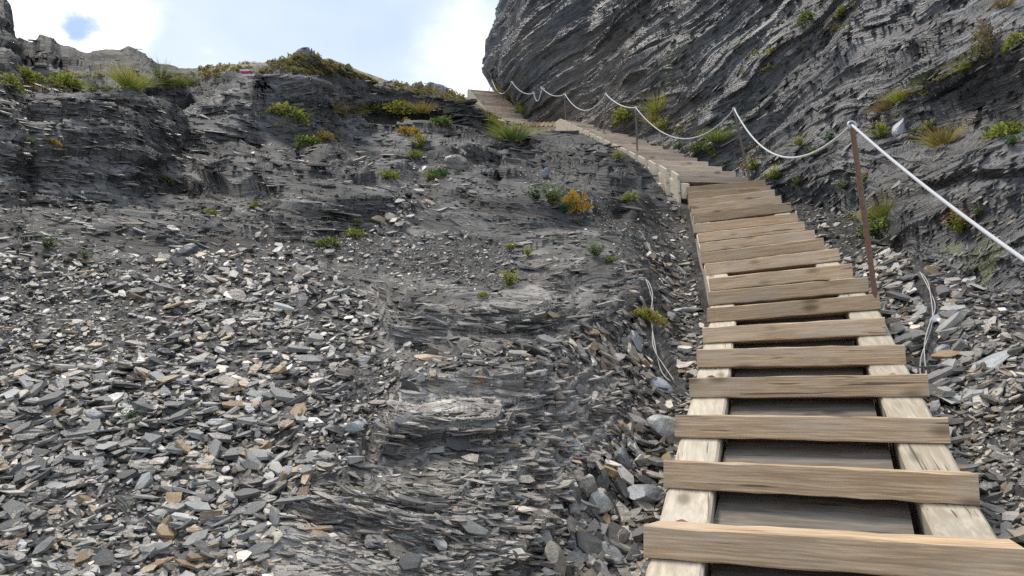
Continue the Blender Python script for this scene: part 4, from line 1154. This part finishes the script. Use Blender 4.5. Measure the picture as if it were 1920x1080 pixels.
def make_plant(kind, rad, seed, var):
    p = Plant(seed)
    pal = {'g': ([GREEN, LIME, DARKG], [.5, .3, .2]), 'y': ([LIME, YELLOW, GREEN], [.45, .3, .25]), 'gold': ([GOLD, YELLOW, STRAW], [.5, .3, .2]), 'yr': ([YELLOW, LIME, RED], [.5, .3, .2]), 'd': ([DARKG, GREEN], [.7, .3])}
    if kind == 'cushion':
        cols, pr = pal[var]; p.cushion(rad, rad * 0.65, 260, cols, pr)
        for _ in range(3):
            a = p.r.uniform(0, 6.28); p.cushion(rad * 0.5, rad * 0.4, 70, cols, pr, (math.cos(a) * rad * .55, math.sin(a) * rad * .55, 0), 0.22)
        return p.mesh('foliage')
    if kind == 'tuft':
        c, t = {'g': (GREEN, LIME), 'y': (LIME, YELLOW), 'gold': (YELLOW, STRAW), 's': (STRAW, STRAW)}[var]; p.tuft(rad, rad * 1.35, 230, c, t); return p.mesh('blades')
    if kind == 'herb':
        c, f = {'g': (GREEN, None), 'y': (LIME, YELLOW), 'd': (DARKG, None), 'yr': (LIME, RED), 'gold': (GREEN, GOLD)}[var]; p.herb(rad, rad * 1.0, 26, c, f); return p.mesh('foliage')
    if kind == 'dry':
        r = p.r
        for _ in range(16):
            d = np.array([r.normal(0, .28), r.normal(0, .28), 1.0]); tip = p.blade(np.array([r.normal(0, .2), r.normal(0, .2), 0]) * rad, d, np.zeros(3), rad * r.uniform(1.2, 2.3), rad * 0.06, STRAW * .7)
            for t in np.linspace(0.4, 1.0, 22):
                g = r.normal(0, 1, 3); p.leaf(tip * t + g * rad * 0.05, g, np.array([0, 0, 1.0]), rad * 0.16, rad * 0.11, (STRAW if r.uniform() < .5 else BROWN * 1.4) * r.uniform(.7, 1.3))
        return p.mesh('seed_heads')

PLANTS = [  # px, py (foot), width px, kind, palette, label
    (1078, 395, 46, 'cushion', 'gold', 'bright orange-gold cushion plant on the rock hump beside the green herbs'),
    (1032, 385, 62, 'herb', 'g', 'dark green leafy clump right next to the orange-gold cushion'),
    (1004, 376, 46, 'herb', 'd', 'trailing dark green herb at the far side of the leafy clump'),
    (1056, 402, 36, 'herb', 'd', 'small green herb below the orange-gold cushion'),
    (958, 534, 36, 'herb', 'y', 'small yellow-flowered green bush alone above the wavy bedrock'),
    (1207, 604, 40, 'cushion', 'yr', 'yellow and red tinged cushion under the slack cable'),
    (662, 440, 32, 'cushion', 'y', 'yellow-green cushion at the top edge of the scree'),
    (672, 424, 24, 'herb', 'g', 'green herb just above the yellow-green cushion on the scree'),
    (617, 462, 40, 'cushion', 'g', 'flat bright green moss pad at the scree edge'),
    (729, 334, 36, 'cushion', 'y', 'round yellow-green cushion on the bare bedrock of mid slope'),
    (822, 330, 34, 'cushion', 'd', 'rounded dark green cushion beside the brownish pyramid rock'),
    (808, 333, 24, 'cushion', 'y', 'small lime cushion in front of the rounded dark green one'),
    (1183, 374, 30, 'cushion', 'y', 'lime green tuft of moss on stones below the stair bend'),
    (960, 264, 60, 'tuft', 'g', 'broad green grass patch on the rock below the landing'),
    (935, 262, 30, 'tuft', 'y', 'small lime grass tuft at the edge of the broad green patch'),
    (1658, 405, 52, 'tuft', 'y', 'dense round grass tuft on the cliff foot behind the rusty post'),
    (1650, 432, 46, 'cushion', 'g', 'mossy green mat directly under the round grass tuft'),
    (1690, 432, 34, 'cushion', 'y', 'low yellowish moss beside the mossy green mat'),
    (1462, 334, 42, 'herb', 'y', 'bright lime leafy plant right of the second post foot'),
    (1412, 322, 42, 'herb', 'yr', 'green plant with reddish leaves at the second post foot'),
    (1500, 348, 36, 'herb', 'g', 'green herb on dark rock right of the bright lime plant'),
    (1800, 436, 66, 'herb', 'yr', 'sprawling green plant with reddish leaves under the rope'),
    (1838, 405, 36, 'herb', 'g', 'green leafy sprig above the sprawling reddish plant'),
    (1766, 272, 66, 'tuft', 'gold', 'yellowing grass tuft hanging over the cliff ledge'),
    (1655, 256, 46, 'herb', 'y', 'lime leafy plant left of the pale boulder on the ledge'),
    (1716, 254, 26, 'herb', 'g', 'small green leaves at the right side of the pale boulder'),
    (1745, 246, 30, 'herb', 'y', 'yellow-green leaves between the pale boulder and the yellowing tuft'),
    (1885, 252, 60, 'cushion', 'y', 'wide yellow-green cushion on the ledge at the picture edge'),
    (1895, 272, 40, 'herb', 'd', 'dark green leaves under the wide yellow-green cushion'),
    (1858, 92, 50, 'dry', 's', 'dry brown seed-head plant high on the cliff'),
    (1845, 68, 34, 'herb', 'g', 'fresh green leaves behind the dry brown seed heads'),
    (1824, 116, 66, 'tuft', 'y', 'grass tuft on the ledge just below the dry seed heads'),
    (1905, 76, 46, 'cushion', 'y', 'yellow-green cushion right of the dry seed heads'),
    (1880, 14, 44, 'tuft', 's', 'straw-coloured tuft at the top corner of the cliff'),
    (1690, 190, 44, 'tuft', 'y', 'thin grass on the slanting ledge midway up the cliff'),
    (1660, 205, 40, 'tuft', 's', 'dry grass at the lower end of the slanting ledge'),
    (1740, 150, 40, 'tuft', 'g', 'small grass tuft on the slanting ledge below the big one'),
    (1580, 25, 30, 'cushion', 'y', 'yellow-green cushion near the top of the cliff face'),
    (1515, 42, 34, 'cushion', 'g', 'green cushion high on the cliff, farther left of the yellow one'),
    (1232, 208, 48, 'tuft', 'y', 'lime grass tuft on rock behind the third post'),
    (1170, 224, 50, 'cushion', 'y', 'mossy yellow-green mat between the third and fourth posts'),
    (1225, 228, 34, 'tuft', 'gold', 'yellowing tuft below the lime grass behind the third post'),
    (1248, 242, 36, 'herb', 'y', 'yellow-green herb under the rope left of the second post'),
    (1305, 290, 40, 'herb', 'g', 'green herb in rubble right of the middle flight'),
    (1328, 290, 34, 'herb', 'y', 'lime herb in rubble between the herbs and the second post'),
    (1345, 266, 44, 'tuft', 'g', 'grass on the foot of the cliff under the rope sag'),
    (1275, 282, 30, 'herb', 'd', 'dark herb in rubble close to the third post'),
    (1560, 270, 40, 'herb', 'd', 'dark green herb under the lowest sag of the near rope'),
    (1530, 292, 40, 'herb', 'g', 'green creeping plant below the near rope sag'),
    (1500, 275, 30, 'herb', 'y', 'lime plant on the rock behind the near rope sag'),
    (1625, 338, 26, 'herb', 'yr', 'small reddish plant just right of the rusty post'),
    (1590, 355, 34, 'herb', 'g', 'green creeping plant left of the rusty post'),
    (240, 792, 44, 'herb', 'd', 'small dark green plant alone in the scree'),
    (85, 466, 40, 'herb', 'g', 'green plant at the top of the scree near the picture edge'),
    (160, 490, 34, 'herb', 'g', 'faint green herb among stones under the bedrock'),
    (1115, 482, 44, 'herb', 'g', 'low green herb on gravel left of the stair'),
    (1142, 488, 24, 'cushion', 'g', 'tiny green cushion right of the low herb on gravel'),
    (955, 468, 24, 'herb', 'y', 'small pale herb below the rock hump'),
    (990, 482, 24, 'herb', 'y', 'tiny pale flowered herb right of the small pale herb'),
    (905, 556, 20, 'cushion', 'y', 'tiny yellowish cushion below the yellow-flowered bush'),
    (310, 334, 26, 'cushion', 'g', 'tiny green cushion below the dark slab edge'),
    (400, 398, 22, 'cushion', 'y', 'tiny yellow cushion on bare bedrock'),
    (480, 388, 22, 'cushion', 'y', 'tiny yellow-green tuft right of the other tiny cushion'),
    (58, 274, 30, 'herb', 'g', 'green herb under the left overhang'),
    (102, 274, 22, 'cushion', 'gold', 'orange-tinged cushion under the left overhang'),
    (606, 262, 34, 'cushion', 'gold', 'golden cushion at the nose of the stratified bluff'),
    (575, 272, 44, 'cushion', 'g', 'green mat at the foot of the stratified bluff nose'),
    (622, 205, 40, 'tuft', 'gold', 'golden grass tuft beside the upper edge of the bluff'),
    (660, 210, 34, 'tuft', 'y', 'lime grass right of the golden tuft'),
    (692, 210, 46, 'cushion', 'y', 'yellow-green mat under the dark ridge band'),
    (745, 210, 50, 'cushion', 'y', 'lime mat midway under the dark ridge band'),
    (795, 216, 44, 'tuft', 'gold', 'yellow tuft under the right half of the dark ridge band'),
    (825, 234, 38, 'cushion', 'g', 'green cushion below the yellow tuft near the gully'),
    (768, 252, 38, 'cushion', 'gold', 'golden-green cushion on rock above the gully'),
    (795, 278, 40, 'herb', 'y', 'pale lime herb on the slab above the gully'),
    (776, 294, 26, 'cushion', 'y', 'small lime cushion left of the gully'),
    (915, 228, 36, 'tuft', 'y', 'lime tuft in the notch below the topmost flight'),
    (240, 162, 64, 'tuft', 'y', 'broad lime grass patch on the left bluff'),
    (300, 155, 50, 'tuft', 'g', 'green grass patch right of the broad lime one on the left bluff'),
    (350, 162, 42, 'tuft', 'y', 'lime grass near the end of the left bluff ledge'),
    (180, 160, 46, 'tuft', 'g', 'green grass on the left bluff ledge'),
    (130, 160, 50, 'cushion', 'y', 'yellow-green mat on the left bluff ledge'),
    (62, 140, 44, 'cushion', 'y', 'yellow-green cushion below the left skyline'),
    (14, 152, 36, 'cushion', 'y', 'yellow-green cushion at the very edge of the left bluff'),
    (52, 152, 22, 'cushion', 'gold', 'small golden cushion on the left bluff ledge'),
    (540, 222, 56, 'cushion', 'y', 'flat mossy patch on the face of the stratified bluff'),
    (1158, 298, 24, 'herb', 'y', 'small lime plant on the hump edge beside the middle flight'),
    (980, 208, 24, 'tuft', 'y', 'lime tuft at the foot of the prow beside the landing'),
    (952, 195, 34, 'tuft', 'gold', 'golden tuft right of the topmost flight'),
    (938, 180, 26, 'tuft', 'gold', 'golden grass between the top flight and the prow'),
]
pcache = {}
for n_, (x, y, wpx, kind, var, lab) in enumerate(PLANTS):
    hit = under_pixel(x, y)
    if hit is None: continue
    P, Nn, d, *_ = hit; w = wpx * d / FPX / 2 * (1.15 if kind == 'tuft' else 1.3) * (1.3 if n_ in (5, 15, 16, 4) else 1.0)
    key = (kind, var, n_ % 3)
    if key not in pcache: pcache[key] = make_plant(kind, 1.0, 40 + len(pcache), var)
    nm = {'cushion': 'cushion_plant', 'tuft': 'grass_tuft', 'herb': 'alpine_herb', 'dry': 'dry_plant'}[kind]
    cat = {'cushion': 'plant', 'tuft': 'grass', 'herb': 'plant', 'dry': 'plant'}[kind]
    up = (Vector((0, 0, 1)) * (1.0 if kind in ('tuft', 'dry') else 0.6) + Vector(Nn) * 0.5).normalized()
    a = RNG.uniform(0, 6.28)
    sx = w * (1.0 if kind != 'cushion' else 0.92)
    M = frame(P + Nn * (0.08 * w + (0.03 if n_ == 5 else 0)), (math.cos(a), math.sin(a), 0), up) @ Matrix.Diagonal((sx, sx, sx * (1.9 if n_ == 0 else 1.0), 1))
    o = obj(nm, pcache[key]); o.matrix_world = M; o['label'] = lab; o['category'] = cat
    o['group'] = {'cushion': 'cushion plants on the rock', 'tuft': 'grass tufts on ledges', 'herb': 'leafy herbs among the rocks', 'dry': 'dry plants'}[kind]

# turf along the crest and sparse growth on ledges
def turf(polys, n_c, n_t, name, lab, seed, wc=16):
    r = np.random.default_rng(seed); TV = []; TF = []; TC = []; base = 0
    m = np.zeros(Z_D.shape, bool)
    for p in polys: m |= in_poly(ZJ.astype(float), ZI.astype(float), p)
    w = np.where(m & okc & (Zdist > 0.7), 1.0, 0)
    for kind, k in (('cushion', n_c), ('tuft', n_t)):
        tm = []
        for v in range(6):
            p = Plant(seed + v * 7 + (0 if kind == 'cushion' else 50))
            if kind == 'cushion':
                cols = [[LIME, YELLOW, STRAW * .8], [YELLOW * .8, LIME, BROWN], [GOLD * .8, STRAW, YELLOW], [BROWN, LIME * .8, STRAW * .7], [YELLOW, LIME, STRAW], [STRAW * .8, GOLD * .7, BROWN]][v]
                p.cushion(1, .32, 34, cols, [.4, .35, .25], (0, 0, 0), .3)
            else: p.tuft(1, 0.75, 16, [YELLOW, STRAW, LIME][v % 3] * .8, [STRAW, STRAW, YELLOW][v % 3])
            tm.append((np.array(p.V, np.float32), np.array(p.F), np.array(p.C)))
        i, j = sample_cells(w, k, r)
        for t, (V, F, C) in enumerate(tm):
            s = np.nonzero(r.integers(0, 6, k) == t)[0]; s = s[:k // 6]
            ii, jj = i[s], j[s]; sz = wc * r.uniform(.5, 1.4, len(s)) / 2 * Z_D[ii, jj] / FPX * (1 if kind == 'cushion' else .8)
            W = V[None] * sz[:, None, None] + Z_P[ii, jj][:, None, :] + np.stack([r.uniform(-.5, .5, len(s)), r.uniform(-.5, .5, len(s)), np.zeros(len(s))], 1)[:, None] * (CELL * Z_D[ii, jj] / FPX)[:, None, None]
            TF.append((F[None] + (np.arange(len(s)) * len(V))[:, None, None]).reshape(-1, 3) + base); base += len(s) * len(V)
            TV.append(W.reshape(-1, 3)); TC.append((np.repeat(C[None], len(s), 0) * r.uniform(.65, 1.3, (len(s), 1, 1))).reshape(-1, 3))
    obj(name, mesh_from(name, np.concatenate(TV), np.concatenate(TF), 3, np.clip(np.concatenate(TC), 0, 1), MAT_LEAF), kind='stuff', label=lab)
turf([[(370, 118), (440, 116), (540, 102), (600, 100), (660, 122), (720, 142), (700, 152), (640, 142), (560, 138), (500, 128), (430, 130), (400, 142), (372, 142)],
      [(700, 142), (830, 168), (890, 180), (900, 190), (820, 182), (740, 164)]], 560, 520, 'crest_turf', 'golden and green turf along the crest', 61, 11.5)
turf([[(0, 130), (380, 140), (380, 168), (0, 172)], [(610, 195), (860, 205), (860, 226), (620, 222)], [(480, 200), (570, 205), (580, 245), (500, 235)]], 150, 110, 'ledge_turf', 'thin yellow-green growth along the high ledges', 81, 14)
turf([[(1140, 205), (1260, 190), (1280, 250), (1160, 240)], [(1290, 260), (1480, 270), (1480, 300), (1300, 290)], [(1600, 215), (1860, 95), (1870, 120), (1640, 235)], [(940, 180), (975, 195), (985, 212), (950, 200)],
      [(1500, 0), (1600, 0), (1620, 60), (1500, 60)], [(1400, 90), (1500, 60), (1450, 160), (1380, 150)]], 110, 110, 'cliff_growth', 'sparse moss and grass on the cliff ledges', 91, 15)

# ------------------------------------------------------------------ painted trail mark on the rock
def paint(px0, px1, py0, py1, mat, name, root):
    nx, ny = 14, 6; V = []; F = []; r = np.random.default_rng(int(px0 + py0))
    for a in range(nx + 1):
        for b in range(ny + 1):
            x = px0 + (px1 - px0) * a / nx; y = py0 + (py1 - py0) * b / ny
            if a in (0, nx): x += r.normal(0, 1.2)
            if b in (0, ny): y += r.normal(0, 0.6)
            V.append((x, y))
    dep = TRAIL_D
    W = np.array([unproj(x, y, dep) for x, y in V])
    for a in range(nx):
        for b in range(ny):
            k = a * (ny + 1) + b; F.append((k, k + 1, k + ny + 2, k + ny + 1))
    me = bpy.data.meshes.new(name); me.from_pydata([tuple(Vector(w) - root.location) for w in W], [], F); me.materials.append(mat); me.update()
    o = obj(name, me, root); sm = o.modifiers.new('thickness', 'SOLIDIFY'); sm.thickness = 0.02
hit = under_pixel(462, 137)
if hit is not None:
    near_d = min(under_pixel(x, y)[2] for x in (450, 458, 466, 474) for y in (130, 136, 142))
    TRAIL_D = near_d - 0.05
    root = thing('trail_marker', tuple(unproj(462, 144, TRAIL_D)), 'white and red painted trail mark on the dark crest rock', 'trail mark')
    paint(449, 474, 130, 133.4, MAT_WHITE, 'white_stripe', root)
    paint(452, 473, 133.6, 138.4, MAT_RED, 'red_stripe', root)
    paint(452, 478, 138.6, 142.4, MAT_WHITE, 'white_stripe', root)
